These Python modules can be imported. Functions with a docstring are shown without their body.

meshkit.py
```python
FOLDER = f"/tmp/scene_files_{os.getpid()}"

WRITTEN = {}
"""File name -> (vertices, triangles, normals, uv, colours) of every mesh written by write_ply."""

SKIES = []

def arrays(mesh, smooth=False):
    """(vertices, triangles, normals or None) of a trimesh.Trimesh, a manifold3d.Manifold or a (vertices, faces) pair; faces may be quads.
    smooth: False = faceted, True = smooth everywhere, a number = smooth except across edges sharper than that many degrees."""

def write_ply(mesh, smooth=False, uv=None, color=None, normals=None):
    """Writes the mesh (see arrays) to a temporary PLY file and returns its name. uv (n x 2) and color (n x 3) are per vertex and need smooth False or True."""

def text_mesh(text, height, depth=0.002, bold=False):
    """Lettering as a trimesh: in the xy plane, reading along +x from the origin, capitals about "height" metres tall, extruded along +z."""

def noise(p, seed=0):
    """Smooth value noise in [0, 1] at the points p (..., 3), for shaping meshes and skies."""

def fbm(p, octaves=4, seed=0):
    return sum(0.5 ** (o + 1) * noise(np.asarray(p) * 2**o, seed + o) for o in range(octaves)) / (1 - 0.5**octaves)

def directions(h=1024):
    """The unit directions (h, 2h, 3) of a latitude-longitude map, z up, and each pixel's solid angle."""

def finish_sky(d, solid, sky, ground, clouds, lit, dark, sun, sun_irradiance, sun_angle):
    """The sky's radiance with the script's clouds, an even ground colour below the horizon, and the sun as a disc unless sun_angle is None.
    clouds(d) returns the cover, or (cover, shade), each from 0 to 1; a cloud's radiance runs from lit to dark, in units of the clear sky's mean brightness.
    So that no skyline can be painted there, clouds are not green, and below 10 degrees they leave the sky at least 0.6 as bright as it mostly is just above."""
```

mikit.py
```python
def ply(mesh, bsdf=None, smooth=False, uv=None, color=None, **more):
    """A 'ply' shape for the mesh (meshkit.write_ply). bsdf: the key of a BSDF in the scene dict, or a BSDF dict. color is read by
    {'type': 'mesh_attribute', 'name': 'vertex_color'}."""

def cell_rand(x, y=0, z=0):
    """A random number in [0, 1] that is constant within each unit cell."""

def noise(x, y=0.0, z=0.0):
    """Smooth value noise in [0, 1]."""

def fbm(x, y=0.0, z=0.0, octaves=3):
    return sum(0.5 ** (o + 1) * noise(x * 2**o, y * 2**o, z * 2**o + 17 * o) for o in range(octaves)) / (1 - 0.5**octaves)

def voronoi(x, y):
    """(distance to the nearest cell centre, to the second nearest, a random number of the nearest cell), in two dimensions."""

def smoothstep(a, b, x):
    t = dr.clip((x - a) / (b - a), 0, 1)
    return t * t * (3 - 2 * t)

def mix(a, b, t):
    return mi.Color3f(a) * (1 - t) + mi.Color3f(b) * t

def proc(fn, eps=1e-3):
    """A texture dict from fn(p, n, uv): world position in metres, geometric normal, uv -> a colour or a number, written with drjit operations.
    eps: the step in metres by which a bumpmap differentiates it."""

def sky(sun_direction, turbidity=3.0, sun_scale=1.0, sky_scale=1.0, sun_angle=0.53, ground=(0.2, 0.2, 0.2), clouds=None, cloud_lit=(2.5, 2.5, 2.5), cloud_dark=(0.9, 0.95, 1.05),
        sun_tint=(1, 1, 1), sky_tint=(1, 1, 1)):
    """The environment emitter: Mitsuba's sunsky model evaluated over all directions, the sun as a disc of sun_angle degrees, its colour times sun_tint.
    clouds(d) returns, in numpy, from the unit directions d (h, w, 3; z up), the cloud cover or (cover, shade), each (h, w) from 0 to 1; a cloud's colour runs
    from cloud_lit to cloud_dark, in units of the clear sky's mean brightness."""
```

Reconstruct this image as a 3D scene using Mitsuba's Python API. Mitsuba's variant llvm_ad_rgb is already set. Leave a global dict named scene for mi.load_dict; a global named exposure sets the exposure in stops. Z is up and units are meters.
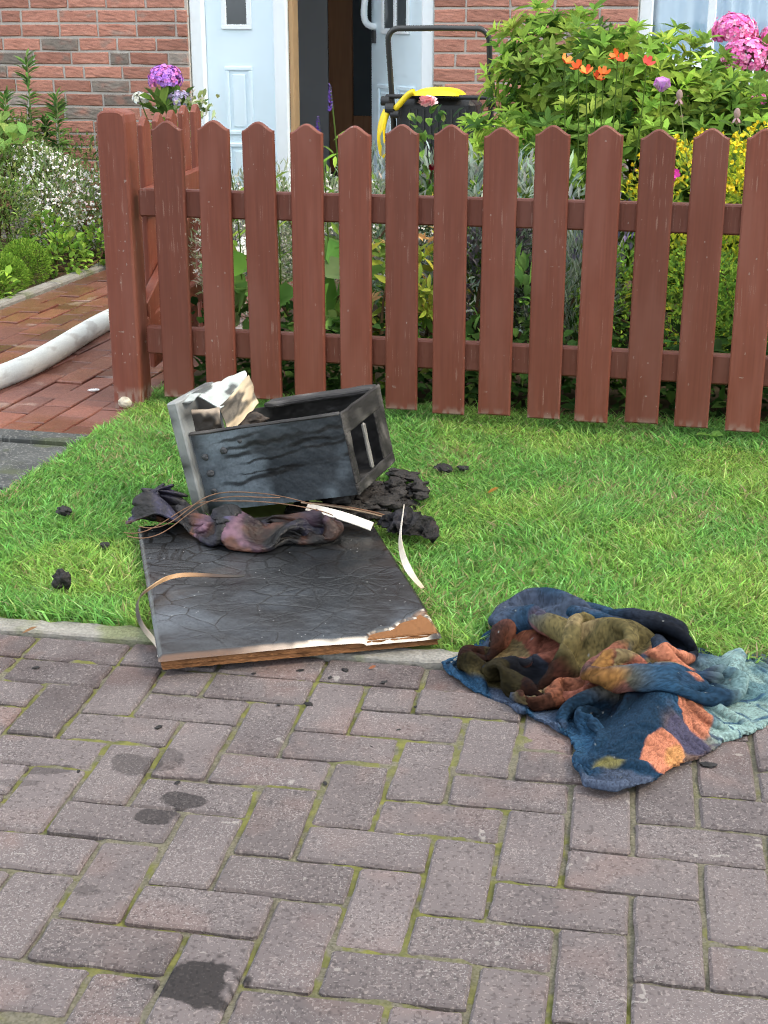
import math
import numpy as np
import trimesh
import drjit as dr
import mitsuba as mi
import mikit
import meshkit
from mikit import proc, noise, fbm, smoothstep, mix, voronoi
from scipy.spatial import cKDTree

scene, labels = {}, {}
T = mi.ScalarTransform4f
EYE, PITCH = 1.181, 0.3353
scene['camera'] = {'type': 'perspective', 'fov': 30.69, 'fov_axis': 'x', 'near_clip': 0.05, 'far_clip': 400.0,
                   'to_world': T().look_at(origin=[0, 0, EYE], target=[0, math.cos(PITCH), EYE - math.sin(PITCH)], up=[0, 0, 1])}
scene['daylight'] = mikit.sky((0.75, -0.30, 0.85), turbidity=3, sun_scale=0.22, sun_angle=16, clouds=lambda d: 1.0,
                              cloud_lit=(2.35, 2.5, 2.7))
exposure = 3.22

# ------------------------------------------------------------------ frames and helpers
TH = math.atan(0.2368)
CG, SG = math.cos(TH), math.sin(TH)


def W(v):
    """garden frame (s along the fence, t away from it, z) -> world"""
    v = np.asarray(v, float)
    return np.stack([v[..., 0] * CG + v[..., 1] * SG, -v[..., 0] * SG + v[..., 1] * CG, v[..., 2]], -1)


def L(v):
    v = np.asarray(v, float)
    return np.stack([v[..., 0] * CG - v[..., 1] * SG, v[..., 0] * SG + v[..., 1] * CG, v[..., 2]], -1)


used = {}


def key_for(name, parent=None):
    base = (parent + '__' if parent else '') + name
    n = used.get(base, 0)
    used[base] = n + 1
    return base if n == 0 else '%s_%03d' % (base, n)


def note(k, label=None, cat=None, group=None, kind=None):
    d = {}
    if label: d['label'] = label
    if cat: d['category'] = cat
    if group: d['group'] = group
    if kind: d['kind'] = kind
    if d: labels[k] = d


def thing(name, label, cat, group=None):
    k = key_for(name)
    note(k, label, cat, group)
    return k


def put(name, mesh, bsdf, parent=None, smooth=False, uv=None, color=None, label=None, cat=None, group=None, kind=None, g=False):
    """one entry of the scene; g=True: the vertices are in the garden frame"""
    if isinstance(mesh, trimesh.Trimesh):
        v, f = np.array(mesh.vertices), np.array(mesh.faces)
    else:
        v, f = np.asarray(mesh[0], float), np.asarray(mesh[1], int)
    if g: v = W(v)
    k = key_for(name, parent)
    scene[k] = mikit.ply((v, f), bsdf, smooth, uv=uv, color=color)
    note(k, label, cat, group, kind)
    return k


def cat_mesh(parts):
    vs, fs, o = [], [], 0
    for v, f in parts:
        v, f = np.asarray(v, float), np.asarray(f, int)
        vs.append(v); fs.append(f + o); o += len(v)
    return np.vstack(vs), np.vstack(fs)


def box(x0, x1, y0, y1, z0, z1, b=0.0):
    """box, with all edges chamfered by b"""
    c = np.array([(x0 + x1) / 2, (y0 + y1) / 2, (z0 + z1) / 2]); h = np.array([x1 - x0, y1 - y0, z1 - z0]) / 2
    if b <= 0:
        p = np.array([[x, y, z] for x in (-1, 1) for y in (-1, 1) for z in (-1, 1)], float) * h
        f = np.array([[0, 1, 3], [0, 3, 2], [4, 6, 7], [4, 7, 5], [0, 4, 5], [0, 5, 1], [2, 3, 7], [2, 7, 6], [0, 2, 6], [0, 6, 4], [1, 5, 7], [1, 7, 3]])
        return p + c, f
    b = min(b, 0.45 * 2 * h.min())
    pts = []
    for sx in (-1, 1):
        for sy in (-1, 1):
            for sz in (-1, 1):
                s = np.array([sx, sy, sz])
                for k in range(3):
                    q = h - b; q[k] = h[k]
                    pts.append(s * q)
    m = trimesh.convex.convex_hull(np.array(pts))
    return np.array(m.vertices) + c, np.array(m.faces)


def plate(poly, z0, z1, b=0.004, both=False):
    """prism of a convex-ish 2D outline (counter-clockwise) between z0 and z1, its top edge chamfered by b"""
    p = np.asarray(poly, float); n = len(p)
    e = np.roll(p, -1, 0) - p; e /= np.linalg.norm(e, axis=1, keepdims=True)
    nr = np.stack([e[:, 1], -e[:, 0]], 1)
    mit = nr + np.roll(nr, 1, 0); mit /= np.maximum((mit * nr).sum(1, keepdims=True), 0.35)
    inner = p - mit * b
    rings = [(p, z0), (p, z1 - b), (inner, z1)]
    if both: rings = [(inner, z0), (p, z0 + b)] + rings[1:]
    v = np.vstack([np.c_[q, np.full(n, z)] for q, z in rings])
    f = []
    for r in range(len(rings) - 1):
        for i in range(n):
            j = (i + 1) % n
            a, b2, c, d = r * n + i, r * n + j, (r + 1) * n + j, (r + 1) * n + i
            f += [[a, b2, c], [a, c, d]]
    from shapely.geometry import Polygon
    pv, pf = trimesh.creation.triangulate_polygon(Polygon(inner), engine='earcut')
    tree = cKDTree(inner); idx = tree.query(pv)[1]
    tf = idx[pf]
    a2 = inner[tf]
    cr = (a2[:, 1, 0] - a2[:, 0, 0]) * (a2[:, 2, 1] - a2[:, 0, 1]) - (a2[:, 1, 1] - a2[:, 0, 1]) * (a2[:, 2, 0] - a2[:, 0, 0])
    tf = np.where(cr[:, None] < 0, tf[:, ::-1], tf)
    top = (len(rings) - 1) * n
    f = np.vstack([np.array(f), tf + top, tf[:, ::-1]])
    return v, f


def tube(pts, rad, sides=8, cap=True, flat=None):
    p = np.asarray(pts, float); n = len(p)
    r = np.broadcast_to(np.asarray(rad, float), (n,))
    t = np.gradient(p, axis=0); t /= np.linalg.norm(t, axis=1, keepdims=True) + 1e-12
    up = np.array([0, 0, 1.0]) if abs(t[0, 2]) < 0.9 else np.array([0, 1.0, 0])
    x = np.cross(t[0], up); x /= np.linalg.norm(x)
    vs = []
    for i in range(n):
        x = x - t[i] * (x @ t[i]); x /= np.linalg.norm(x) + 1e-12
        y = np.cross(t[i], x)
        a = np.arange(sides) * 2 * np.pi / sides
        fl = 1.0 if flat is None else flat
        vs.append(p[i] + r[i] * (np.cos(a)[:, None] * x + fl * np.sin(a)[:, None] * y))
    v = np.vstack(vs); f = []
    for i in range(n - 1):
        for k in range(sides):
            a, b = i * sides + k, i * sides + (k + 1) % sides
            f += [[a, b, b + sides], [a, b + sides, a + sides]]
    if cap:
        v = np.vstack([v, p[0], p[-1]]); c0, c1 = n * sides, n * sides + 1
        for k in range(sides):
            f += [[c0, (k + 1) % sides, k], [c1, (n - 1) * sides + k, (n - 1) * sides + (k + 1) % sides]]
    return v, np.array(f)


def curve(pts, n=24):
    from scipy.interpolate import CubicSpline
    p = np.asarray(pts, float)
    if len(p) == 2: return p[0] + (p[1] - p[0]) * np.linspace(0, 1, n)[:, None]
    d = np.r_[0, np.cumsum(np.linalg.norm(np.diff(p, axis=0), axis=1))]
    return CubicSpline(d, p)(np.linspace(0, d[-1], n))


def grid(u, v):
    """faces of a len(u) x len(v) grid of vertices, index = i*len(v)+j"""
    nu, nv = u, v
    i, j = np.meshgrid(np.arange(nu - 1), np.arange(nv - 1), indexing='ij')
    a = (i * nv + j).ravel()
    return np.vstack([np.c_[a, a + nv, a + nv + 1], np.c_[a, a + nv + 1, a + 1]])


def lump(r, seed, rough=0.35, sub=2, squash=(1, 1, 1)):
    m = trimesh.creation.icosphere(subdivisions=sub)
    v = np.array(m.vertices)
    k = 1 + rough * 2 * (meshkit.fbm(v * 1.8 + seed * 7.3, 3, seed) - 0.5)
    return v * k[:, None] * r * np.array(squash), np.array(m.faces)


def unit(v):
    return v / (np.linalg.norm(v, axis=-1, keepdims=True) + 1e-12)


def sm(a, b, x):
    t = np.clip((x - a) / (b - a), 0, 1)
    return t * t * (3 - 2 * t)


# ------------------------------------------------------------------ materials
def rgb(*c): return {'type': 'rgb', 'value': list(c)}


VC = {'type': 'mesh_attribute', 'name': 'vertex_color'}


def principled(color, rough=0.6, spec=0.5, **more):
    return {'type': 'principled', 'base_color': color, 'roughness': rough, 'specular': spec, **more}


def two(b): return {'type': 'twosided', 'bsdf': b}


def bump(b, fn, scale=1.0, eps=1e-3):
    return {'type': 'bumpmap', 'arbitrary': proc(fn, eps), 'scale': scale, 'bsdf': b}


STAINS = [(-.243, 1.518, .062, .052), (-.362, 1.921, .034, .024), (-.322, 1.980, .036, .026), (-.425, 2.092, .040, .040), (-.366, 2.105, .024, .034),
          (-.56, 2.074, .045, .018), (-.60, 2.03, .03, .012), (-.425, 1.728, .020, .014), (-.30, 1.56, .03, .05)]
STAIN_K = [1.0, 0.78, 0.80, 0.55, 0.42, 0.55, 0.4, 0.4, 0.25]


def paver_color(p, n, uv):
    s1 = noise(p.x * 520, p.y * 520, p.z * 520)
    s2 = noise(p.x * 260 + 9, p.y * 260, p.z * 260)
    s3 = noise(p.x * 330 + 31, p.y * 330 + 5, 3)
    big = fbm(p.x * 9, p.y * 9, 2)
    c = mix((.088, .075, .076), (.126, .107, .105), big)
    c = mix(c, (.160, .108, .096), smoothstep(.45, .8, fbm(p.x * 14 + 4, p.y * 14, 7)) * uv.y * .8)
    c = c * (0.76 + 0.54 * uv.x)
    c = mix(c, c * .5, smoothstep(.55, .85, s2) * .75)
    c = mix(c, (.28, .26, .25), smoothstep(.70, .86, s1) * .5)
    c = mix(c, (.23, .195, .185), smoothstep(.74, .86, s3) * .5)
    # dirty, damp paving towards the lawn: soot and old dirt
    soot = smoothstep(.48, .72, fbm(p.x * 4.1 + 3, p.y * 6.2 + 8, 5)) * smoothstep(1.95, 2.4, p.y + .18 * p.x)
    c = mix(c, c * mi.Color3f(.55, .47, .46), soot * .75)
    lich = smoothstep(.94, .96, noise(p.x * 33, p.y * 33, 4)) * smoothstep(.45, .6, noise(p.x * 130, p.y * 130, 1))
    c = mix(c, (.36, .34, .31), lich * .35)
    for (x, y, a, b), k in zip(STAINS, STAIN_K):
        d = dr.sqrt(dr.square((p.x - x) / a) + dr.square((p.y - y) / b)) + (fbm(p.x * 34, p.y * 34, 9) - .5) * 1.1
        c = c * (1 - k * .80 * smoothstep(1.08, .90, d))
    return c


def paver_bump(p, n, uv):
    return (noise(p.x * 330, p.y * 330, p.z * 330) * .6 + fbm(p.x * 90, p.y * 90, 1) * .8) * .0013


scene['mat_paver'] = bump(principled(proc(paver_color), .82, .3), paver_bump, eps=7e-4)


def joint_color(p, n, uv):
    m = smoothstep(.42, .60, fbm(p.x * 5.5 + 2, p.y * 7 + 1, 3)) * smoothstep(.25, .55, noise(p.x * 60, p.y * 60, 1))
    c = mix((.07, .066, .056), (.16, .145, .12), noise(p.x * 400, p.y * 400, 1))
    g = mix((.060, .070, .020), (.165, .165, .034), fbm(p.x * 70, p.y * 70, 4))
    return mix(c, g, .14 + .66 * m)


scene['mat_joint'] = bump(principled(proc(joint_color), .95, .1), lambda p, n, uv: fbm(p.x * 160, p.y * 160, 2) * .004)


def soil_color(p, n, uv):
    return mix((.030, .022, .015), (.085, .062, .042), fbm(p.x * 35, p.y * 35, p.z * 35))


scene['mat_soil'] = principled(proc(soil_color), .95, .1)


def turf_color(p, n, uv):
    return mix((.11, .18, .04), (.21, .26, .08), fbm(p.x * 22, p.y * 22, 1))


scene['mat_turf'] = principled(proc(turf_color), .95, .1)


def concrete_color(p, n, uv):
    c = mix((.15, .145, .13), (.28, .27, .245), fbm(p.x * 30, p.y * 30, p.z * 30))
    c = mix(c, (.11, .13, .05), smoothstep(.5, .72, fbm(p.x * 11 + 3, p.y * 11, 5)) * .7)
    return c * (.75 + .5 * noise(p.x * 300, p.y * 300, p.z * 300))


scene['mat_concrete'] = bump(principled(proc(concrete_color), .9, .2), lambda p, n, uv: fbm(p.x * 130, p.y * 130, p.z * 130) * .003)


def slab_color(p, n, uv):
    c = mix((.024, .027, .027), (.065, .070, .068), fbm(p.x * 26, p.y * 26, 3)) * (.8 + .4 * uv.x)
    c = mix(c, (.16, .16, .15), smoothstep(.66, .82, noise(p.x * 190, p.y * 190, 4)) * .6)
    return mix(c, (.05, .065, .02), smoothstep(.55, .75, fbm(p.x * 9, p.y * 9, 8)) * .6)


scene['mat_slab'] = bump(principled(proc(slab_color), .62, .4), lambda p, n, uv: fbm(p.x * 110, p.y * 110, 1) * .003)


def path_color(p, n, uv):
    c = mix((.120, .042, .029), (.175, .070, .047), fbm(p.x * 16, p.y * 16, 1))
    c = mix(c, (.085, .040, .034), uv.y * .75) * (.62 + .6 * uv.x)
    c = mix(c, (.30, .23, .19), smoothstep(.68, .84, fbm(p.x * 12 + 7, p.y * 12, 6)) * .45)
    return c * (.8 + .4 * noise(p.x * 240, p.y * 240, 5))


def wet(p, n, uv):
    return .50 - .36 * smoothstep(.42, .60, fbm(p.x * 3.2 + 1, p.y * 3.2, 4))


scene['mat_path_brick'] = bump(principled(proc(path_color), proc(wet), .55), lambda p, n, uv: fbm(p.x * 60, p.y * 60, 1) * .0022)


def brick_color(p, n, uv):
    c = mix((.31, .140, .102), (.41, .205, .158), fbm(p.x * 22, p.z * 40, p.y * 22))
    grey = mix((.19, .165, .145), (.27, .235, .205), fbm(p.x * 30, p.z * 45, 2))
    c = mix(c, grey, smoothstep(.45, .95, uv.x + (fbm(p.x * 13, p.z * 22, 5) - .5) * 1.1))
    c = c * (.72 + .5 * uv.y)
    c = mix(c, c * .6, smoothstep(.60, .74, fbm(p.x * 30 + p.z * 26, p.z * 85, 7)) * .5)
    return c * (.8 + .4 * noise(p.x * 300, p.y * 300, p.z * 300))


scene['mat_brick'] = bump(principled(proc(brick_color), .9, .15), lambda p, n, uv: fbm(p.x * 32 + p.z * 25, p.y * 32, p.z * 85) * .006, eps=2e-3)


def mortar_color(p, n, uv):
    return mix((.38, .355, .32), (.48, .455, .41), fbm(p.x * 50, p.y * 50, p.z * 50))


scene['mat_mortar'] = principled(proc(mortar_color), .95, .1)


def fence_color(p, n, uv):
    a, b = p.x * CG - p.y * SG, p.x * SG + p.y * CG
    g = fbm(a * 210 + uv.x * 50, b * 210, p.z * 5 + uv.y * 30)
    c = mix((.110, .029, .017), (.175, .049, .029), g)
    c = mix(c, (.175, .062, .044), smoothstep(.40, .75, fbm(a * 20 + uv.x * 9, b * 20, p.z * 3.2)) * .6)
    c = c * (.80 + .32 * uv.x)
    fade = smoothstep(.54, .72, fbm(a * 45 + uv.y * 77, b * 45, p.z * 5 + uv.x * 20))
    scr = smoothstep(.72, .84, noise(a * 430 + uv.y * 60, b * 430, p.z * 17)) * fade
    c = mix(c, (.30, .19, .155), scr * .35)
    fl = smoothstep(.87, .91, noise(a * 120 + uv.y * 33, b * 120, p.z * 70)) * smoothstep(.5, .62, fbm(a * 17 + uv.x * 31, b * 17, p.z * 9))
    c = mix(c, (.30, .24, .21), fl * .5)
    d = mix(c, (.30, .24, .20), smoothstep(.35, .6, noise(a * 90, b * 90, p.z * 25)) * smoothstep(.085, .045, p.z) * .55)
    return d


scene['mat_fence'] = bump(principled(proc(fence_color), .50, .35),
                          lambda p, n, uv: fbm((p.x * CG - p.y * SG) * 240 + uv.x * 50, (p.x * SG + p.y * CG) * 240, p.z * 7) * .0022, eps=8e-4)
scene['mat_door'] = principled(rgb(.62, .75, .82), .28, .5)
scene['mat_white'] = principled(rgb(.68, .74, .77), .35, .5)
scene['mat_glass'] = {'type': 'thindielectric', 'int_ior': 1.5}
scene['mat_dark_glass'] = principled(rgb(.05, .06, .065), .08, .6)
scene['mat_hall_wall'] = principled(rgb(.34, .35, .36), .8, .2)
scene['mat_hall_floor'] = principled(rgb(.06, .05, .045), .5, .3)
scene['mat_wood'] = principled(proc(lambda p, n, uv: mix((.16, .070, .030), (.26, .125, .055), fbm(p.x * 60, p.y * 60, p.z * 4))), .4, .4)
scene['mat_wood_light'] = principled(rgb(.38, .25, .13), .5, .3)
scene['mat_curtain'] = two({'type': 'diffuse', 'reflectance': rgb(.50, .64, .74)})
scene['mat_roof'] = principled(rgb(.10, .05, .04), .8, .2)
scene['mat_hose'] = bump(principled(proc(lambda p, n, uv: mix((.58, .61, .58), (.36, .35, .32), smoothstep(.52, .72, fbm(p.x * 22, p.y * 14, p.z * 30)) * .6) * (.9 + .2 * noise(p.x * 350, p.y * 350, p.z * 350))), .6, .25), lambda p, n, uv: (noise(p.x * 420, p.y * 420, p.z * 420) + fbm(p.x * 14, p.y * 14, p.z * 14) * .6) * .0005)
scene['mat_black_metal'] = principled(rgb(.035, .038, .038), .35, .5)
scene['mat_black_plastic'] = principled(rgb(.022, .024, .026), .5, .4)
scene['mat_yellow'] = principled(rgb(.80, .60, .02), .35, .5)
scene['mat_terracotta'] = principled(rgb(.30, .12, .07), .8, .2)
scene['mat_leaf'] = {'type': 'principledthin', 'base_color': VC, 'roughness': .42, 'spec_trans': 0.0, 'diff_trans': .9, 'eta': 1.45}
scene['mat_grass'] = {'type': 'principledthin', 'base_color': VC, 'roughness': .5, 'spec_trans': 0.0, 'diff_trans': 1.0, 'eta': 1.4}
scene['mat_petal'] = two({'type': 'diffuse', 'reflectance': VC})
scene['mat_stem'] = {'type': 'diffuse', 'reflectance': VC}
scene['mat_cloth'] = bump(two(principled(VC, .95, .05, sheen=.5)), lambda p, n, uv: (noise(p.x * 420, p.y * 420, p.z * 420) + .5 * noise(p.x * 900, p.y * 900, p.z * 900)) * .0016, eps=5e-4)
scene['mat_char'] = bump(two(principled(VC, .72, .35)), lambda p, n, uv: fbm(p.x * 170, p.y * 170, p.z * 170) * .004, eps=8e-4)
scene['mat_char_cloth'] = bump(two(principled(VC, .55, .35)), lambda p, n, uv: fbm(p.x * 120, p.y * 120, p.z * 120) * .004, eps=8e-4)
scene['mat_burnt_skin'] = bump(principled(VC, .32, .6), lambda p, n, uv: fbm(p.x * 60, p.y * 60, p.z * 60) * .0010, eps=8e-4)
scene['mat_burnt_metal'] = bump(two(principled(VC, .46, .5, metallic=.15)), lambda p, n, uv: fbm(p.x * 45, p.y * 45, p.z * 45) * .003, eps=1e-3)
scene['mat_chip'] = bump(principled(VC, .9, .1), lambda p, n, uv: fbm(p.x * 220, p.y * 220, p.z * 320) * .006, eps=6e-4)
scene['mat_painted'] = two(principled(VC, .45, .4))

# ------------------------------------------------------------------ ground
put('ground', (np.array([[-80, -80, -.09], [80, -80, -.09], [80, 160, -.09], [-80, 160, -.09]], float), np.array([[0, 1, 2], [0, 2, 3]])), 'mat_soil', kind='structure')

# driveway: herringbone block paving in its own frame (u along the kerb, v towards the lawn; unit 0.1 m)
DA = -0.1779
DX, DY = 0.3559, 1.7207
KV = 0.99


def D(u, v, z=0.0):
    u, v = np.asarray(u, float) * .1, np.asarray(v, float) * .1 * KV
    return np.stack([DX + u * math.cos(DA) - v * math.sin(DA), DY + u * math.sin(DA) + v * math.cos(DA), np.broadcast_to(z, u.shape)], -1)


rng = np.random.default_rng(11)
U0, U1, V0, V1 = -17, 13, -5, 7
nu, nv = 560, 230
uu, vv = np.meshgrid(np.linspace(U0, U1, nu), np.linspace(V0, V1, nv), indexing='ij')
bed = D(uu, vv, 0.0)
bed[..., 2] = -.0055 + .0075 * (meshkit.fbm(np.stack([bed[..., 0] * 38, bed[..., 1] * 38, bed[..., 0] * 0], -1), 3, 5) - .5) \
    + .004 * sm(.5, .7, meshkit.fbm(np.stack([bed[..., 0] * 6, bed[..., 1] * 7, bed[..., 0] * 0 + 3], -1), 2, 8))
put('driveway', (bed.reshape(-1, 3), grid(nu, nv)), 'mat_joint', smooth=True, kind='structure')
# the same driveway, on behind the camera
put('bedding', (D([-60, 60, 60, -60], [-60, -60, -5, -5], -.012), np.array([[0, 1, 2], [0, 2, 3]])), 'mat_joint', parent='driveway')


def paver(u0, u1, v0, v1):
    gap = .032 + .020 * rng.random()
    a, b, c, d = u0 + gap, u1 - gap, v0 + gap, v1 - gap
    pts = []
    for (p, q), (r, s) in (((a, c), (b, c)), ((b, c), (b, d)), ((b, d), (a, d)), ((a, d), (a, c))):
        m = 4
        for k in range(m):
            t = (k + (.12 if k == 0 else 0)) / m
            pts.append((p + (r - p) * t, q + (s - q) * t))
        pts.append((p + (r - p) * .965, q + (s - q) * .965))
    pts = np.array(pts) + rng.normal(0, .008, (len(pts), 2))
    ang = rng.normal(0, .008)
    cen = pts.mean(0); pts = cen + (pts - cen) @ np.array([[math.cos(ang), math.sin(ang)], [-math.sin(ang), math.cos(ang)]])
    xy = D(pts[:, 0], pts[:, 1])[:, :2]
    v, f = plate(xy, -.03, 0.0, .0042)
    tx, ty, h = rng.normal(0, .007), rng.normal(0, .007), rng.normal(.0015, .0013)
    cx = xy.mean(0)
    v[:, 2] += h + (v[:, 0] - cx[0]) * tx + (v[:, 1] - cx[1]) * ty
    tone = np.clip(rng.normal(.45, .16), 0, 1); pink = np.clip(rng.normal(.35, .3), 0, 1)
    if v0 >= 5.5: tone, pink = tone * .55, 1.0
    elif v0 >= 3.5: tone = tone * .85
    put('paver', (v, f), 'mat_paver', 'driveway', uv=np.tile([tone, pink], (len(v), 1)))


for k in range(-30, 30):
    for m in range(-8, 9):
        for kind in 'VH':
            if kind == 'V': u0, v0, u1, v1 = k + 4 * m, k - 2, k + 4 * m + 1, k
            else: u0, v0, u1, v1 = k - 1 + 4 * m, k, k + 1 + 4 * m, k + 1
            v1 = min(v1, 6)
            if v1 - v0 < .5 or v0 < V0 or u0 < -15 or u1 > 11: continue
            paver(u0, u1, v0, v1)
for u in range(-16, 11, 2): paver(u, u + 2, 6, 7)

# kerb of thin concrete edging between paving and lawn
kk = None
for i, (a, b) in enumerate([(-18, -8.6), (-8.6, 1.2), (1.2, 11)]):
    n = 40
    us = np.linspace(a + .03, b - .03, n)
    ed = np.r_[np.c_[us, 7.04 + .015 * rng.normal(size=n)], np.c_[us[::-1], 7.62 + .03 * rng.normal(size=n)]]
    xy = D(ed[:, 0], ed[:, 1])[:, :2]
    v, f = plate(xy, -.06, .010, .004)
    v[:, 2] += np.where(v[:, 2] > -.05, .003 * (meshkit.fbm(v * 40, 2, 3) - .5) * 2, 0)
    if kk is None: kk = put('kerb', (v, f), 'mat_concrete', kind='structure')
    else: put('stone', (v, f), 'mat_concrete', kk)

# lawn sheet (garden frame: from the kerb to just behind the fence, left edge at s = -1.78)
LE = -1.785
nn = 200


def kerb_t(s):
    """t of the kerb's back edge at s"""
    a, b = L(D([-20.], [7.6]))[0], L(D([14.], [7.6]))[0]
    return a[1] + (np.asarray(s) - a[0]) * (b[1] - a[1]) / (b[0] - a[0])


ss, qq = np.meshgrid(np.linspace(LE, 2.2, nn), np.linspace(0, 1, 110), indexing='ij')
tt = kerb_t(ss) + (4.28 - kerb_t(ss)) * qq
zz = .002 + .012 * (meshkit.fbm(np.stack([ss * 3, tt * 3, ss * 0], -1), 2, 4) - .5) + .006 * meshkit.fbm(np.stack([ss * 40, tt * 40, ss * 0], -1), 2, 6)
put('lawn', (np.stack([ss, tt, zz], -1).reshape(-1, 3), grid(nn, 110)), 'mat_turf', smooth=True, kind='structure', g=True)
lawn_left = kerb_t(LE)

# grey slabs left of the lawn
sk = None
for i in range(5):
    for j in range(4):
        s1, t1 = LE - .02 - i * .40 - (.2 if j % 2 else 0), 3.66 - j * .40
        s0, t0 = s1 - .395, t1 - .395
        pts = np.array([(s0, t0), ((s0 + s1) / 2, t0), (s1, t0), (s1, (t0 + t1) / 2), (s1, t1), ((s0 + s1) / 2, t1), (s0, t1), (s0, (t0 + t1) / 2)]) + rng.normal(0, .0015, (8, 2))
        v, f = plate(pts, -.05, .002 + rng.normal(0, .0015), .004)
        uv = np.tile([rng.random(), rng.random()], (len(v), 1))
        if sk is None:
            sk = put('pavement', (np.array([[-5, 2.2, -.012], [LE, 2.2, -.012], [LE, 3.78, -.012], [-5, 3.78, -.012]]), np.array([[0, 1, 2], [0, 2, 3]])), 'mat_joint', kind='structure', g=True)
        put('slab', (v, f), 'mat_slab', sk, uv=uv, g=True)
for i in range(4):
    s1 = -1.80 - i * .8
    v, f = plate(np.array([(s1 - .795, 3.675), (s1 - .4, 3.673), (s1, 3.677), (s1, 3.755), (s1 - .4, 3.757), (s1 - .795, 3.753)]), -.06, .012, .006)
    put('edging', (v, f), 'mat_slab', sk, uv=np.tile([.45, .5], (len(v), 1)), g=True)

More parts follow.
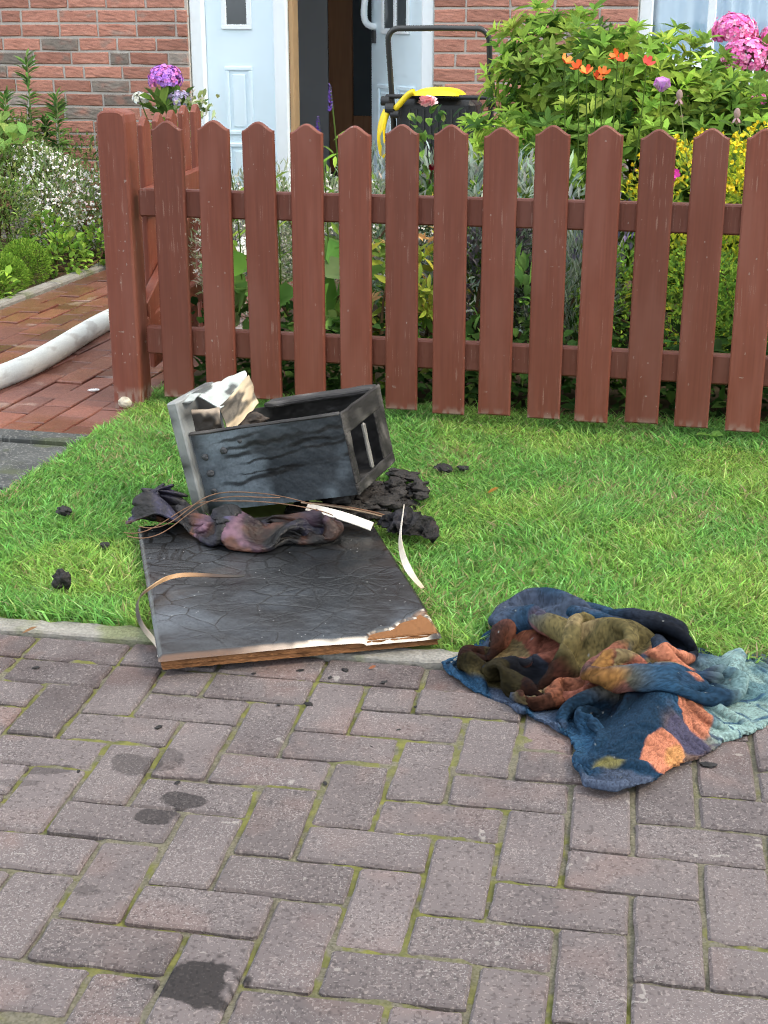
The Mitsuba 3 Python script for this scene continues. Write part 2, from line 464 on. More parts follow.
# red brick path through the gate, bricks laid along it
pk = put('brick_path', (np.array([[-3.04, 3.76, -.014], [-1.80, 3.76, -.014], [-1.80, 7.4, -.014], [-3.04, 7.4, -.014]]), np.array([[0, 1, 2], [0, 2, 3]])), 'mat_joint', kind='structure', g=True)
extra = []
for c in range(12):
    s0 = -3.03 + c * .102
    t0 = 3.765 - (.1 if c % 2 else 0)
    while t0 < 7.2:
        a, b = max(t0, 3.765), t0 + .198
        pts = np.array([(s0 + .002, a + .002), (s0 + .05, a + .002), (s0 + .099, a + .002), (s0 + .099, (a + b) / 2), (s0 + .099, b - .002), (s0 + .05, b - .002), (s0 + .002, b - .002), (s0 + .002, (a + b) / 2)])
        pts += rng.normal(0, .0012, pts.shape)
        v, f = plate(pts, -.05, .004 + rng.normal(0, .0015), .003)
        v[:, 2] += np.where(v[:, 2] > -.02, (v[:, 0] - s0) * rng.normal(0, .02), 0)
        uv = np.tile([rng.random(), max(0, rng.normal(.2, .35))], (len(v), 1))
        if t0 > 6.1 or (s0 > -1.95 and t0 > 4.6):
            extra.append((v, f, uv))
        else:
            put('brick', (v, f), 'mat_path_brick', pk, uv=uv, g=True)
        t0 += .202
v, f = cat_mesh([(a, b) for a, b, _ in extra])
put('far_bricks', (v, f), 'mat_path_brick', pk, uv=np.vstack([c for *_, c in extra]), g=True, kind='stuff')
# stone edging of the left bed
for i in range(9):
    t0 = 3.95 + i * .31
    v, f = box(-3.115, -3.045, t0, t0 + .305, -.05, .016 + rng.normal(0, .003), .010)
    put('edging', (v, f), 'mat_concrete', pk, g=True)


# planted soil
def soil(name, s0, s1, t0, t1, z):
    n = 60
    a, b = np.meshgrid(np.linspace(s0, s1, n), np.linspace(t0, t1, n), indexing='ij')
    c = z + .03 * meshkit.fbm(np.stack([a * 9, b * 9, a * 0], -1), 3, 3)
    put(name, (np.stack([a, b, c], -1).reshape(-1, 3), grid(n, n)), 'mat_soil', smooth=True, kind='structure', g=True)


soil('flower_bed', -1.79, 2.6, 4.26, 7.5, -.01)
soil('flower_bed', -5.5, -3.12, 3.8, 7.5, -.01)

# ------------------------------------------------------------------ house
TW = 7.53
hk = thing('brick_house', 'red brick house with white double front door and curtained window behind the garden', 'house')
parts = [box(-6, -2.872, TW + .0045, TW + .26, -.1, 2.75), box(-1.518, -.475, TW + .0045, TW + .26, -.1, 2.75),
         box(-.475, 1.3, TW + .0085, TW + .26, -.1, .885), box(1.3, 4.0, TW + .008, TW + .26, -.1, 2.75),
         box(-2.872, -1.518, TW + .0085, TW + .26, 2.33, 2.75), box(-.475, 1.3, TW + .0085, TW + .26, 2.3, 2.75),
         box(-6, -5.75, TW + .26, TW + 5, -.1, 2.75), box(3.75, 4.0, TW + .26, TW + 5, -.1, 2.75), box(-6, 4, TW + 5, TW + 5.25, -.1, 2.75)]
wall = put('wall', cat_mesh(parts), 'mat_mortar', hk, g=True)
v, f = cat_mesh([box(-6.3, 4.3, TW - .02, TW + 5.5, 2.76, 2.86)])
roof = put('roof', (v, f), 'mat_roof', hk, g=True)
course, bl = .0733, .228
spare = []


def lay(s0, s1, z0, z1, first, zlo, zhi):
    i = 0
    z = z0
    while z < z1:
        r = np.random.default_rng(1000 + first * 100 + i)
        s = s0 - r.choice([0, .057, .114, .17]) + .0
        while s < s1 - .02:
            half = r.random() < .17
            ln = .107 if half else .216
            a, b = max(s, s0), min(s + ln, s1)
            if b - a > .03:
                dz, dt = r.normal(0, .0012), r.normal(0, .0022)
                pts = np.array([(a, z), ((a + b) / 2, z), (b, z), (b, z + .03), (b, z + .061), ((a + b) / 2, z + .061), (a, z + .061), (a, z + .03)]) + r.normal(0, .0013, (8, 2))
                v, f = plate(pts, -.02, .0035 + dt * .6, .004)
                v = np.stack([v[:, 0], TW - v[:, 2], v[:, 1]], -1); f = f
                grey = r.random() < (.55 if half else .10)
                uv = np.tile([.95 if grey else r.random() * .45, r.random()], (len(v), 1))
                if zlo <= z <= zhi: put('brick', (v, f), 'mat_brick', wall, uv=uv, g=True)
                else: spare.append((v, f, uv))
            s += ln + .012
        z += course
        i += 1


lay(-4.42, -2.875, .02, 2.65, 1, .30, 1.42)
lay(-1.515, -.478, .02, 2.65, 2, .34, 1.42)
lay(-5.99, -4.43, .02, 2.65, 4, 9, 9)
lay(1.305, 3.98, .02, 2.65, 5, 9, 9)
lay(-.475, 1.3, .02, .87, 3, 9, 9)
v, f = cat_mesh([(a, b) for a, b, _ in spare])
put('brickwork', (v, f), 'mat_brick', wall, uv=np.vstack([c for *_, c in spare]), g=True, kind='stuff')


def panel(s0, s1, z0, z1, t, proud=.012, w=.022):
    """raised moulding round a field, standing proud of t towards the garden"""
    out = [box(s0, s1, t - proud, t + .002, z0, z0 + w, .004), box(s0, s1, t - proud, t + .002, z1 - w, z1, .004),
           box(s0, s0 + w, t - proud + .001, t + .002, z0 + w, z1 - w, .004), box(s1 - w, s1, t - proud + .001, t + .002, z0 + w, z1 - w, .004),
           box(s0 + w + .018, s1 - w - .018, t - proud + .003, t + .002, z0 + w + .018, z1 - w - .018, .006)]
    return cat_mesh(out)


DT = TW + .07   # door plane
Z0 = .26
dk = put('front_door', cat_mesh([box(-2.795, -2.405, DT, DT + .055, Z0 + .02, 2.25, .003)]), 'mat_door', hk, g=True, label='closed white left door leaf with raised panel and small window')
put('panel', panel(-2.69, -2.535, .605, .965, DT), 'mat_door', dk, g=True)
put('panel', panel(-2.69, -2.535, .33, .56, DT), 'mat_door', dk, g=True)
put('window_frame', cat_mesh([box(-2.70, -2.53, DT - .014, DT, 1.155, 1.18, .003), box(-2.70, -2.53, DT - .014, DT, 2.02, 2.045, .003), box(-2.70, -2.672, DT - .013, DT, 1.18, 2.02, .003), box(-2.558, -2.53, DT - .013, DT, 1.18, 2.02, .003)]), 'mat_white', dk, g=True)
put('pane', box(-2.672, -2.558, DT - .004, DT - .001, 1.18, 2.02), 'mat_dark_glass', dk, g=True)
fr = [box(-2.868, -2.797, TW + .02, TW + .13, Z0, 2.325, .006), box(-2.402, -2.325, TW + .035, TW + .15, Z0, 2.25, .008), box(-1.588, -1.522, TW + .02, TW + .13, Z0, 2.325, .006),
      box(-2.797, -1.588, TW + .022, TW + .13, 2.252, 2.325, .006), box(-2.868, -1.522, TW + .018, TW + .14, Z0 - .05, Z0, .004)]
put('door_frame', cat_mesh(fr), 'mat_white', hk, g=True)
# right leaf, swung into the hall about its right edge
ANG = math.radians(54)
ca, sa = math.cos(ANG), math.sin(ANG)


def swing(m):
    """leaf frame: x from the hinge towards the free edge, y outward normal (towards the garden), z"""
    v, f = m
    v = np.asarray(v, float)
    s = -1.592 - v[:, 0] * ca - v[:, 1] * sa
    t = TW + .085 + v[:, 0] * sa - v[:, 1] * ca
    return np.stack([s, t, v[:, 2]], -1), f


def leafbox(x0, x1, y0, y1, z0, z1, b=.003): return box(x0, x1, y0, y1, z0, z1, b)


LW_ = .72
ok = put('open_door', swing(leafbox(0, LW_, -.055, 0, Z0 + .02, 2.25)), 'mat_door', hk, g=True, label='white right door leaf standing open into the dark hall')
for x0, x1 in ((.10, .33), (.38, .61)):
    for z0, z1 in ((.40, .86),):
        w = .022
        m = cat_mesh([leafbox(x0, x1, -.001, .012, z0, z0 + w), leafbox(x0, x1, -.001, .012, z1 - w, z1), leafbox(x0, x0 + w, -.001, .011, z0 + w, z1 - w), leafbox(x1 - w, x1, -.001, .011, z0 + w, z1 - w),
                      leafbox(x0 + w + .02, x1 - w - .02, -.001, .009, z0 + w + .02, z1 - w - .02, .005)])
        put('panel', swing(m), 'mat_door', ok, g=True)
x0, x1, z0, z1, w = .17, .55, 1.13, 2.05, .03
put('window_frame', swing(cat_mesh([leafbox(x0, x1, -.001, .014, z0, z0 + w), leafbox(x0, x1, -.001, .014, z1 - w, z1), leafbox(x0, x0 + w, -.001, .013, z0 + w, z1 - w), leafbox(x1 - w, x1, -.001, .013, z0 + w, z1 - w),
                                    leafbox(.345, .375, -.001, .013, z0 + w, z1 - w)])), 'mat_white', ok, g=True)
for a, b in ((.20, .345), (.375, .52)):
    put('pane', swing(leafbox(a, b, -.001, .004, z0 + w, z1 - w, 0)), 'mat_dark_glass', ok, g=True)
hp = curve([(.665, .0, 1.17), (.665, .055, 1.19), (.665, .062, 1.30), (.665, .062, 1.60), (.665, .055, 1.72), (.665, .0, 1.74)], 30)
hv, hf = tube(hp, .019, 10)
put('handle', swing((hv, hf)), 'mat_white', ok, smooth=40, g=True, label='white bow handle on the open door leaf')
put('lock', swing(leafbox(.645, .69, 0, .012, 1.08, 1.15)), 'mat_black_metal', ok, g=True)
# hall inside
hall = [box(-2.87, -2.78, TW + .27, TW + 2.6, .2, 2.6), box(-1.28, -1.2, TW + .27, TW + 2.6, .2, 2.6), box(-2.87, -1.2, TW + 2.6, TW + 2.7, .2, 2.6), box(-2.87, -1.2, TW + .27, TW + 2.7, 2.6, 2.7)]
put('hall', cat_mesh(hall), 'mat_hall_wall', hk, g=True)
put('hall_floor', box(-2.87, -1.2, TW + .15, TW + 2.65, .1, Z0), 'mat_hall_floor', hk, g=True)
ik = put('inner_door', cat_mesh([box(-2.53, -2.37, TW + 1.6, TW + 1.65, Z0, 2.3, .004), box(-2.17, -2.05, TW + 1.6, TW + 1.65, Z0, 2.3, .004), box(-2.37, -2.17, TW + 1.602, TW + 1.648, Z0, .62, .004), box(-2.37, -2.17, TW + 1.602, TW + 1.648, 2.1, 2.3, .004)]), 'mat_wood', hk, g=True, label='brown wooden inner door with a tall glass strip')
put('pane', box(-2.37, -2.17, TW + 1.62, TW + 1.628, .62, 2.1), 'mat_dark_glass', ik, g=True)
put('inner_wall', cat_mesh([box(-2.78, -2.535, TW + 1.605, TW + 1.66, Z0, 2.6), box(-2.045, -1.28, TW + 1.605, TW + 1.66, Z0, 2.6)]), 'mat_hall_wall', hk, g=True)
put('jamb', box(-2.322, -2.300, TW + .06, TW + .17, Z0, 2.25, .004), 'mat_wood_light', hk, g=True, label='light wooden jamb lining inside the doorway')
# window
wk = put('window', cat_mesh([box(-.472, -.405, TW + .03, TW + .10, .965, 2.3, .006), box(1.23, 1.297, TW + .03, TW + .10, .965, 2.3, .006), box(-.405, 1.23, TW + .031, TW + .10, .965, 1.02, .006), box(-.405, 1.23, TW + .031, TW + .10, 2.24, 2.3, .006),
                             box(-.135, -.095, TW + .034, TW + .098, 1.02, 2.24, .004)]), 'mat_white', hk, g=True)
put('sill', box(-.50, 1.33, TW - .05, TW + .10, .888, .963, .01), 'mat_white', wk, g=True)
put('pane', (np.array([[-.405, TW + .06, 1.02], [-.135, TW + .06, 1.02], [-.135, TW + .06, 2.24], [-.405, TW + .06, 2.24]]), np.array([[0, 1, 2], [0, 2, 3]])), 'mat_glass', wk, g=True)
put('pane', (np.array([[-.095, TW + .06, 1.02], [1.23, TW + .06, 1.02], [1.23, TW + .06, 2.24], [-.095, TW + .06, 2.24]]), np.array([[0, 1, 2], [0, 2, 3]])), 'mat_glass', wk, g=True)
put('room', cat_mesh([box(-1.0, 2.0, TW + 2.0, TW + 2.1, 0, 2.6), box(-1.1, -1.0, TW + .27, TW + 2.1, 0, 2.6), box(2.0, 2.1, TW + .27, TW + 2.1, 0, 2.6), box(-1.1, 2.1, TW + .27, TW + 2.1, 2.6, 2.7)]), 'mat_hall_wall', hk, g=True)
n = 400
cs = np.linspace(-.44, 1.28, n)
ct = TW + .17 + .030 * np.sin(cs * 55 + 2 * np.sin(cs * 9)) + .010 * np.sin(cs * 23)
v = np.vstack([np.c_[cs, ct, np.full(n, .90)], np.c_[cs, ct, np.full(n, 2.32)]])
put('net_curtain', (v, grid(2, n)), 'mat_curtain', smooth=True, g=True, label='pale blue pleated net curtain hanging inside the house window', cat='curtain')
# landing in front of the door
stp = put('doorstep', box(-2.86, -.95, 6.58, TW - .004, -.1, .235, .012), 'mat_slab', uv=None, g=True, label='grey stone landing in front of the open white door', cat='step')

# ------------------------------------------------------------------ fence
TF = 4.089
fk = thing('picket_fence', 'reddish brown painted wooden picket fence along the back of the lawn', 'fence')


def picket_outline(w, z0, z1):
    h = w / 2
    sh = z1 - .026
    top = []
    for x in np.linspace(-1, 1, 15):
        r = abs(x)
        z = sh + .026 * (.5 + .5 * math.cos(math.pi * min(1, r * 1.02))) ** .85
        top.append((h * x, z))
    return np.array([(-h, z0), (h, z0)] + top[::-1])


def picket(w, z0, z1, th=.021): return plate(picket_outline(w, z0, z1), -th / 2, th / 2, .0042, both=True)


rp = np.random.default_rng(5)
for i in range(18):
    s = -1.643 + .1459 * i + rp.normal(0, .0018)
    v, f = picket(.0985, .055 + rp.normal(0, .004), .908 + rp.normal(0, .004))
    a = rp.normal(0, .004)
    x, z = v[:, 0] * math.cos(a) + (v[:, 1] - .5) * math.sin(a), .5 + (v[:, 1] - .5) * math.cos(a) - v[:, 0] * math.sin(a)
    v = np.stack([s + x, TF + .0105 - v[:, 2], z], -1)
    put('picket', (v, f), 'mat_fence', fk, uv=np.tile([rp.random(), rp.random()], (len(v), 1)), g=True)
for z0, z1, e in ((.618, .702, .074), (.184, .272, .070)):
    for a, b in ((-1.755, e), (e + .006, 1.1)):
        v, f = box(a, b, TF + .0225, TF + .060, z0, z1, .005)
        put('rail', (v, f), 'mat_fence', fk, uv=np.tile([.12, rp.random()], (len(v), 1)), g=True)


def post_mesh(s0, s1, t0, t1, z0, z1):
    h, c = (s1 - s0) / 2, (s0 + s1) / 2
    pts = [(s0, z0), (s1, z0), (s1, z1 - .035)]
    for x in np.linspace(.92, -.92, 11): pts.append((c + h * x, z1 - .018 * abs(x) ** 4))
    pts += [(s0, z1 - .035)]
    v, f = plate(np.array(pts), 0, t1 - t0, .006, both=True)
    return np.stack([v[:, 0], t1 - v[:, 2], v[:, 1]], -1), f


v, f = post_mesh(-1.868, -1.772, TF - .005, TF + .088, -.1, .935)
put('post', (v, f), 'mat_fence', fk, uv=np.tile([.75, .31], (len(v), 1)), g=True, label='thick gate post with rounded top at the left fence end')
v, f = post_mesh(1.10, 1.195, TF, TF + .09, -.1, .935)
put('post', (v, f), 'mat_fence', fk, uv=np.tile([.4, .7], (len(v), 1)), g=True)

# open gate, standing back from the post along the path
gk = thing('garden_gate', 'open reddish brown picket gate swung back behind the left fence post', 'gate')
GS = -1.842


def gate(v):
    """the gate stands a little past square, turned about its hinge"""
    a = math.radians(6.5); x, y = v[:, 0] - GS, v[:, 1] - 4.2
    return np.stack([GS + x * math.cos(a) - y * math.sin(a), 4.2 + x * math.sin(a) + y * math.cos(a), v[:, 2]], -1)


for i in range(6):
    t = 4.26 + .172 * i
    v, f = picket(.096, .07, .90 + rp.normal(0, .003))
    v = np.stack([GS + .0105 - v[:, 2] + .0, t + v[:, 0], v[:, 1]], -1)
    v = gate(v)
    put('picket', (v, f[:, ::-1]), 'mat_fence', gk, uv=np.tile([.85, rp.random()], (len(v), 1)), g=True)
for z0, z1 in ((.60, .68), (.20, .28)):
    v, f = box(GS + .0225, GS + .055, 4.20, 5.17, z0, z1, .005)
    put('rail', (gate(v), f), 'mat_fence', gk, uv=np.tile([.6, rp.random()], (len(v), 1)), g=True)
p0, p1 = np.array([GS + .04, 4.22, .29]), np.array([GS + .04, 5.10, .60])
v, f = box(-.5, .5, -.016, .016, -.04, .04, .004)
d = p1 - p0; ln = np.linalg.norm(d); ex = d / ln; ey = np.array([1., 0, 0]); ez = np.cross(ex, ey)
v = (p0 + p1) / 2 + v[:, :1] * ln * ex + v[:, 1:2] * ey + v[:, 2:] * ez
put('brace', (gate(v), f), 'mat_fence', gk, uv=np.tile([.6, .2], (len(v), 1)), g=True)

# ------------------------------------------------------------------ fire hose
hp = curve([(-3.3, 2.9, .035), (-2.75, 3.45, .035), (-2.44, 3.95, .04), (-2.352, 4.3, .04), (-2.358, 4.7, .04), (-2.40, 5.2, .04), (-2.36, 5.7, .04), (-2.22, 6.2, .10), (-2.15, 6.5, .27), (-2.12, 7.2, .295), (-2.08, 7.8, .30), (-1.95, 8.6, .30)], 140)
v, f = tube(hp, .041, 18)
put('fire_hose', (v, f), 'mat_hose', smooth=50, g=True, label='thick white fire hose lying along the wet brick path', cat='hose')

# ------------------------------------------------------------------ cloth: a sheet with more cloth than its footprint, left to settle
def drape(outline, cen, gather, floor, bumps, n, steps, seed, iters=12, gap=.0095, bend=((2, .5), (4, .10))):
    """outline: the footprint; gather(x, y, R): how much cloth there is per metre of ground; floor(x, y): what it lies on; bumps(x, y): its first heights.
    Returns the settled sheet (n, n, 3), and the footprint point of each vertex"""
    p = np.asarray(outline, float) - cen; th = np.arctan2(p[:, 1], p[:, 0]); r = np.hypot(*p.T); o = np.argsort(th); th, r = th[o], r[o]
    a, b = np.meshgrid(np.linspace(-1, 1, n), np.linspace(-1, 1, n), indexing='ij')
    x, y = a * np.sqrt(1 - b * b / 2), b * np.sqrt(1 - a * a / 2)
    R, A = np.hypot(x, y), np.arctan2(y, x)
    rad = np.interp(A, np.r_[th - 2 * np.pi, th, th + 2 * np.pi], np.r_[r, r, r])
    F = np.stack([cen[0] + R * rad * np.cos(A), cen[1] + R * rad * np.sin(A)], -1)
    ex = gather(F[..., 0], F[..., 1], R)
    rng = np.random.default_rng(seed)
    Z = bumps(F[..., 0], F[..., 1], R, ex) + floor(F[..., 0], F[..., 1])
    X = np.concatenate([F, Z[..., None]], -1).reshape(-1, 3) + rng.normal(0, .0006, (n * n, 3))
    idx = np.arange(n * n).reshape(n, n); F3 = np.concatenate([F, F[..., :1] * 0], -1).reshape(-1, 3); exf = ex.ravel()
    sets = []

    def add(i, j, k, f=1.0):
        i, j = i.ravel(), j.ravel()
        sets.append((i, j, np.linalg.norm(F3[i] - F3[j], axis=1) * (exf[i] + exf[j]) / 2 * f, k))

    for q in (0, 1):
        add(idx[q:-1:2, :], idx[q + 1::2, :], 1.0); add(idx[:, q:-1:2], idx[:, q + 1::2], 1.0)
        add(idx[q:-1:2, :-1], idx[q + 1::2, 1:], .6); add(idx[q:-1:2, 1:], idx[q + 1::2, :-1], .6)
    for st, k in bend:
        for off in range(2 * st):
            ii = np.arange(off, n - st, 2 * st)
            if len(ii):
                add(idx[ii, :], idx[ii + st, :], -k, .94); add(idx[:, ii], idx[:, ii + st], -k, .94)
    gi, gj = np.divmod(np.arange(n * n), n)
    edge = R.ravel() > .985
    home, V, dt, pairs = X.copy(), np.zeros_like(X), .012, np.zeros((0, 2), int)
    for step in range(steps):
        V[:, 2] -= 9.8 * dt * .5; V *= .94
        Pn = X + V * dt
        if step % 3 == 0:
            pr = cKDTree(Pn).query_pairs(gap * 1.1, output_type='ndarray')
            if len(pr):
                pr = pr[np.lexsort((pr[:, 1], pr[:, 0]))]
                pairs = pr[(np.abs(gi[pr[:, 0]] - gi[pr[:, 1]]) > 2) | (np.abs(gj[pr[:, 0]] - gj[pr[:, 1]]) > 2)]
        for it in range(iters):
            for i, j, ln, k in sets:
                d = Pn[j] - Pn[i]; l = np.sqrt((d * d).sum(1)) + 1e-9
                c = (l - ln) / l
                c = np.clip(np.minimum(c, 0) * -k if k < 0 else c * k, -.5, .5)
                corr = d * (c * .5)[:, None]
                Pn[i] += corr; Pn[j] -= corr
            if len(pairs) and it % 3 == 2:
                i, j = pairs.T; d = Pn[j] - Pn[i]; l = np.sqrt((d * d).sum(1)) + 1e-9
                c = np.where(l < gap, (l - gap) / l * .4, 0); corr = d * (c * .5)[:, None]
                np.add.at(Pn, i, corr); np.add.at(Pn, j, -corr)
            fl = floor(Pn[:, 0], Pn[:, 1]); Pn[:, 2] = np.maximum(Pn[:, 2], fl)
            Pn[edge, :2] = home[edge, :2] * .7 + Pn[edge, :2] * .3
        gr = Pn[:, 2] < fl + .003
        Pn[gr, :2] = X[gr, :2] * .7 + Pn[gr, :2] * .3
        V = (Pn - X) / dt; sp = np.linalg.norm(V, axis=1); V *= np.minimum(1, 1.2 / np.maximum(sp, 1e-6))[:, None]
        X = X + V * dt
    return X.reshape(n, n, 3), F


def finer(A, k):
    from scipy.ndimage import map_coordinates
    n, m = A.shape[:2]
    g = np.meshgrid(np.linspace(0, n - 1, (n - 1) * k + 1), np.linspace(0, m - 1, (m - 1) * k + 1), indexing='ij')
    return np.stack([map_coordinates(A[..., c], g, order=3, mode='nearest') for c in range(A.shape[2])], -1)


def thick(S, col, t):
    """a sheet of thickness t round the settled surface S, rounded at its rim"""
    n, m = S.shape[:2]
    du, dv = np.gradient(S, axis=0), np.gradient(S, axis=1); nr = unit(np.cross(du, dv))
    N = n * m; f = grid(n, m)
    ring = np.array([i * m for i in range(n)] + [(n - 1) * m + j for j in range(1, m)] + [i * m + m - 1 for i in range(n - 2, -1, -1)] + [j for j in range(m - 2, 0, -1)]); r2 = np.roll(ring, -1)
    top, bot = S + nr * t / 2, S - nr * t / 2
    bot[..., 2] = np.maximum(bot[..., 2], S[..., 2] - t / 2)
    return np.vstack([top.reshape(-1, 3), bot.reshape(-1, 3)]), np.vstack([f, f[:, ::-1] + N, np.c_[ring, r2 + N, r2], np.c_[ring, ring + N, r2 + N]]), np.vstack([col.reshape(-1, 3)] * 2)


# ------------------------------------------------------------------ burnt board
BA = math.radians(12.5)
BO = np.array([-.424, 2.413, 0])
BX, BY = np.array([math.cos(BA), math.sin(BA), 0]), np.array([-math.sin(BA), math.cos(BA), 0])
BW, BD = .548, .74


def B(v):
    v = np.asarray(v, float)
    return BO + v[..., :1] * BX + v[..., 1:2] * BY + v[..., 2:] * np.array([0, 0, 1.])


bk = thing('burnt_board', 'charred black chipboard panel with cracked surface lying flat on the lawn edge', 'board')
rb = np.random.default_rng(21)
# the layered chipboard core, edges rough
n = 60
core = []
for z0, z1, ins in ((.020, .030, .004), (.0305, .041, .0), (.0415, .0462, .005)):
    e = []
    for (p, q) in (((0, 0), (1, 0)), ((1, 0), (1, 1)), ((1, 1), (0, 1)), ((0, 1), (0, 0))):
        for t in np.linspace(0, 1, n, endpoint=False): e.append(((p[0] + (q[0] - p[0]) * t) * BW, (p[1] + (q[1] - p[1]) * t) * BD))
    e = np.array(e); c = np.array([BW / 2, BD / 2])
    e = c + (e - c) * (1 - ins * 2 - .006 * rb.random((len(e), 1)))
    core.append(plate(e, z0, z1, .002))
v, f = cat_mesh(core)
col = np.array([.20, .095, .042]) * (.45 + .9 * meshkit.noise(np.c_[v[:, 0] * 40, v[:, 1] * 40, v[:, 2] * 180], 2))[:, None]
put('core', (B(v), f), 'mat_chip', bk, color=col, label='brown chipboard edge of the charred panel')
# charred skin: real cracks
nx, ny = 330, 440
gx, gy = np.meshgrid(np.linspace(-.004, BW + .002, nx), np.linspace(-.004, BD, ny), indexing='ij')
q = np.stack([gx, gy, gx * 0], -1)
wx = gx + .020 * (meshkit.fbm(q * 22, 3, 1) - .5) + .05 * (meshkit.fbm(q * 6, 2, 9) - .5)
wy = gy + .020 * (meshkit.fbm(q * 22 + 50, 3, 2) - .5) + .05 * (meshkit.fbm(q * 6 + 50, 2, 10) - .5)
pts = []
while len(pts) < 190:
    p = rb.random(2) * [BW + .1, BD + .1] - .05
    dens = .25 + .75 * sm(.12, .30, p[1])
    if rb.random() < dens: pts.append(p)
pts = np.array(pts) * [1.0, 1.35]
dd, ii = cKDTree(pts).query(np.stack([wx, wy * 1.35], -1).reshape(-1, 2), k=2)
pa, pb = pts[ii[:, 0]], pts[ii[:, 1]]
edge = ((dd[:, 1] ** 2 - dd[:, 0] ** 2) / (2 * np.linalg.norm(pa - pb, axis=1) + 1e-9)).reshape(nx, ny)
wide = .0018 + .0062 * sm(.05, .35, gy) * meshkit.fbm(q * 9 + 20, 2, 4)
crack = 1 - sm(wide * .35, wide, edge)
crack *= sm(.18, .36, meshkit.fbm(q * 7 + 9, 2, 12) + .30 * sm(.12, .34, gy))
cellr = rb.random(len(pts))[ii[:, 0]].reshape(nx, ny)
hz = .0525 - .0003 * crack + .0002 * cellr + .007 * (meshkit.fbm(q * 5, 3, 6) - .5)
# broken away corner: right near corner shows the wood
corner = gy - (gx - .390) * .75 + .045 * (meshkit.fbm(q * 26, 3, 15) - .5)
bare = sm(.006, -.006, corner) * sm(.30, .38, gx)
front = sm(.008, .002, gy + .010 * (meshkit.fbm(q * 30, 2, 16) - .5))
hz -= .006 * bare + .004 * front
edge_d = np.minimum(np.minimum(gx, BW - gx), gy)
hz -= .006 * (1 - sm(-.004, .006, edge_d))
sky_sheen = meshkit.fbm(q * 8 + 4, 3, 21)  # mask of the blue-grey sky sheen painted into the base colour, stronger near the front
base = np.array([.009, .0095, .0105]) + np.array([.040, .050, .062]) * (sm(.36, .70, sky_sheen) * sm(.70, .10, gy))[..., None] + np.array([.008, .009, .010]) * cellr[..., None]
base *= (.7 + .6 * meshkit.noise(q * 300, 3))[..., None]
base *= (1 - .96 * crack)[..., None]
base *= (.35 + .65 * sm(.36, .58, meshkit.fbm(q * 4.5 + 70, 3, 77)))[..., None]
for (cx, cy, r, k) in ((.46, .30, .055, .55), (.13, .30, .07, .5), (.29, .22, .02, .5)):
    d = np.hypot((gx - cx) / r, (gy - cy) / (r * .75)) + .5 * (meshkit.fbm(q * 30, 2, 30) - .5)
    base *= (1 - k * sm(1.05, .85, d) * (.4 + .6 * sm(.2, .9, d)))[..., None]
brown = np.array([.050, .032, .020])
base = base + (brown - base * .3) * (sm(.5, .7, meshkit.fbm(q * 6 + 31, 2, 33)) * sm(.30, .5, gy) * .45)[..., None]
wood = np.array([.13, .075, .042]) * (.30 + 1.4 * meshkit.noise(q * [70, 220, 1], 41))[..., None]
white = sm(.46, .58, meshkit.fbm(q * [40, 90, 1], 3, 42)) * sm(-.10, -.010, corner)
wood = wood * (1 - white[..., None]) + np.array([.62, .58, .50]) * white[..., None]
blk = sm(.60, .68, meshkit.fbm(q * 30 + 7, 2, 44))
wood = wood * (1 - .85 * blk[..., None])
base = base * (1 - bare[..., None]) + wood * bare[..., None]
base = base * (1 - .9 * front[..., None]) + np.array([.50, .45, .38]) * (.9 * front * sm(.12, .30, gx) * sm(.38, .55, meshkit.fbm(q * 14 + 3, 2, 60) + .2))[..., None] + np.array([.10, .05, .025]) * (.9 * front * (1 - sm(.2, .42, gx)))[..., None]
spk = rb.random((nx, ny)) > .9996
base[spk] = [.5, .5, .48]
put('charred_skin', (B(np.stack([gx, gy, hz], -1)).reshape(-1, 3), grid(nx, ny)), 'mat_burnt_skin', bk, smooth=True, color=np.clip(base, .004, .9).reshape(-1, 3))


def ribbon(path, width, wdir, cols, thick=.0016, nseg=60):
    """a bent strip of veneer: path, across direction per control point"""
    c = curve(path, nseg); wd = unit(np.stack([np.interp(np.linspace(0, 1, nseg), np.linspace(0, 1, len(wdir)), [x[k] for x in wdir]) for k in range(3)], -1)); w = np.interp(np.linspace(0, 1, nseg), np.linspace(0, 1, len(width)), width)
    t = unit(np.gradient(c, axis=0)); nrm = unit(np.cross(t, wd))
    rings = [c - wd * w[:, None] / 2 + nrm * thick / 2, c + wd * w[:, None] / 2 + nrm * thick / 2, c + wd * w[:, None] / 2 - nrm * thick / 2, c - wd * w[:, None] / 2 - nrm * thick / 2]
    v = np.stack(rings, 1).reshape(-1, 3); f = []
    for i in range(nseg - 1):
        for k in range(4):
            a, b = i * 4 + k, i * 4 + (k + 1) % 4
            f += [[a, b, b + 4], [a, b + 4, a + 4]]
    e = (nseg - 1) * 4
    f += [[0, 2, 1], [0, 3, 2], [e, e + 1, e + 2], [e, e + 2, e + 3]]
    cc = np.stack([np.interp(np.linspace(0, 1, nseg), np.linspace(0, 1, len(cols)), [x[k] for x in cols]) for k in range(3)], -1)
    cc = cc * (.85 + .3 * meshkit.noise(c * 70, 5))[:, None]
    return v, np.array(f), np.repeat(cc, 4, 0)


